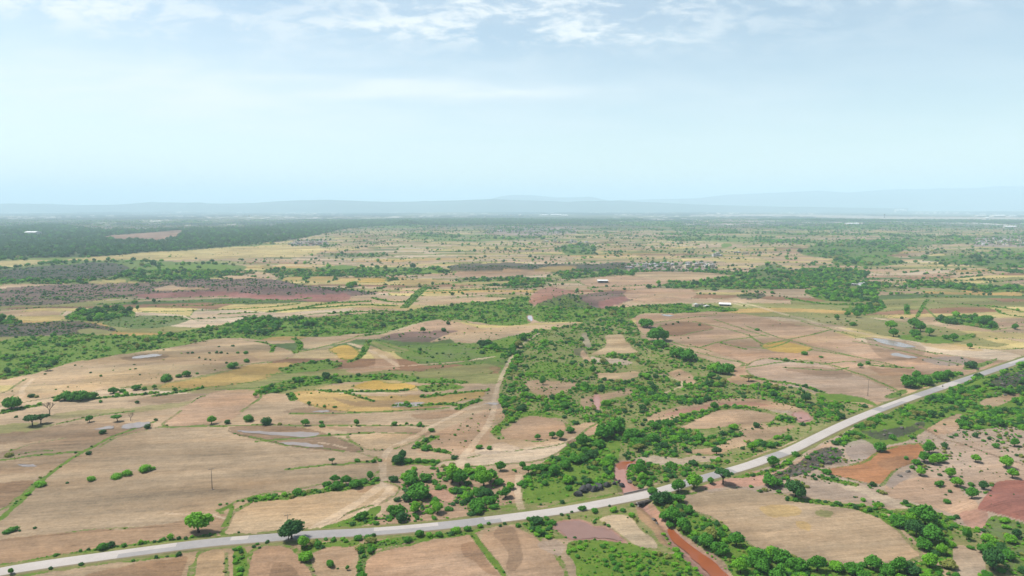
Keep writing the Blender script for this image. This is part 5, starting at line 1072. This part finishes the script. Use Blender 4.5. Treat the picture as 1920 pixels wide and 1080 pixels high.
bm = bmesh.new(); bmesh.ops.create_icosphere(bm, subdivisions=2, radius=.125, matrix=Matrix.Translation((-.06, 0, 1.74)))
for v in list(bm.verts):
    if v.co.z < 1.71 and v.co.x > -.08: bm.verts.remove(v)
obj('hair', bm_mesh('hair', bm, HB), pr_)

# ------------------------------------------------------------------ hills on the horizon
def ridge(name, prof, D, depth_, c, label, g, seed, rough):
    prof = np.array(prof, float); xs_ = np.arange(prof[0, 0], prof[-1, 0], 6.0); top = np.interp(xs_, prof[:, 0], prof[:, 1])
    nr = 26; Vv = []
    for j in range(nr):
        t = j / (nr - 1); prof_t = math.sin(math.pi * t) ** .8
        Yj = D + (t - .5) * depth_ * 2
        X_ = (xs_ - 960) / F * Yj
        Ht = CAMH + (HOR - top) * D / F + 8
        nzz = fbm(X_ / rough, np.full(len(X_), Yj) / rough, seed, 4)
        Vv.append(np.stack([X_, np.full(len(X_), Yj), np.maximum(-6, Ht * prof_t * (.62 + .62 * nzz if 0 < j < nr - 1 and abs(t - .5) > .06 else 1 + (nzz - .5) * .12) - 4 * (1 - prof_t) - (0 if prof_t > .05 else 8))], 1))
    Vv = np.vstack(Vv); n = len(xs_); ii = np.arange(nr * n).reshape(nr, n)
    f_ = np.stack([ii[:-1, :-1], ii[:-1, 1:], ii[1:, 1:], ii[1:, :-1]], -1).reshape(-1, 4)
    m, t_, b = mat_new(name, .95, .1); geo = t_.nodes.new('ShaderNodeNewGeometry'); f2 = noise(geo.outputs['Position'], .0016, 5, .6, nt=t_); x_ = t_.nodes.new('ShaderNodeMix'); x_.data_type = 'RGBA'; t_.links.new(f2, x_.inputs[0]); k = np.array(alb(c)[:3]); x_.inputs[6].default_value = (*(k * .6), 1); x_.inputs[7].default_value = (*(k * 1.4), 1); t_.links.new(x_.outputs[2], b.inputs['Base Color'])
    tag(obj(name, mesh(name, Vv, f_, m, True)), label, 'hills', kind='structure')
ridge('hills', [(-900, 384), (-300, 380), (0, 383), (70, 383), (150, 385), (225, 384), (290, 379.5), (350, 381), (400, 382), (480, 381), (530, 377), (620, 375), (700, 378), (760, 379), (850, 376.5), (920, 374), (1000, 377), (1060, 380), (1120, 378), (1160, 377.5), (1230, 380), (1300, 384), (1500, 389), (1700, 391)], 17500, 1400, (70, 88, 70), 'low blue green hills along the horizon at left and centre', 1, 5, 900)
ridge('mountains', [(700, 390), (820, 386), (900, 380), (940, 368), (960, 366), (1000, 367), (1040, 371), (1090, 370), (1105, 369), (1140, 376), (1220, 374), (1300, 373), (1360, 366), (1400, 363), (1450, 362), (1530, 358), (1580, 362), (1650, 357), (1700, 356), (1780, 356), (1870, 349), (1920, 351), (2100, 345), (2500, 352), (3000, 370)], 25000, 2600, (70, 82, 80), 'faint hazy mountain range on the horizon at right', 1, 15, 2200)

# ------------------------------------------------------------------ air
def haze():
    m = bpy.data.materials.new('haze_air'); m.use_nodes = True; t = m.node_tree; t.nodes.remove(t.nodes['Principled BSDF'])
    v = t.nodes.new('ShaderNodeVolumePrincipled'); v.inputs['Color'].default_value = HAZE_C; v.inputs['Density'].default_value = HAZE_D; v.inputs['Anisotropy'].default_value = 0.0
    t.links.new(v.outputs[0], t.nodes['Material Output'].inputs['Volume'])
    bm = bmesh.new(); box(bm, (0, 19000, 440), (110000, 76000, 1000)); o = obj('haze', bm_mesh('haze', bm, m)); tag(o, 'thin pale blue haze filling the air over the plain', 'haze', kind='stuff')
haze()
for o in list(COL.objects):
    if o.get('kind') == 'structure' and not o.get('label'): o['label'] = o.name
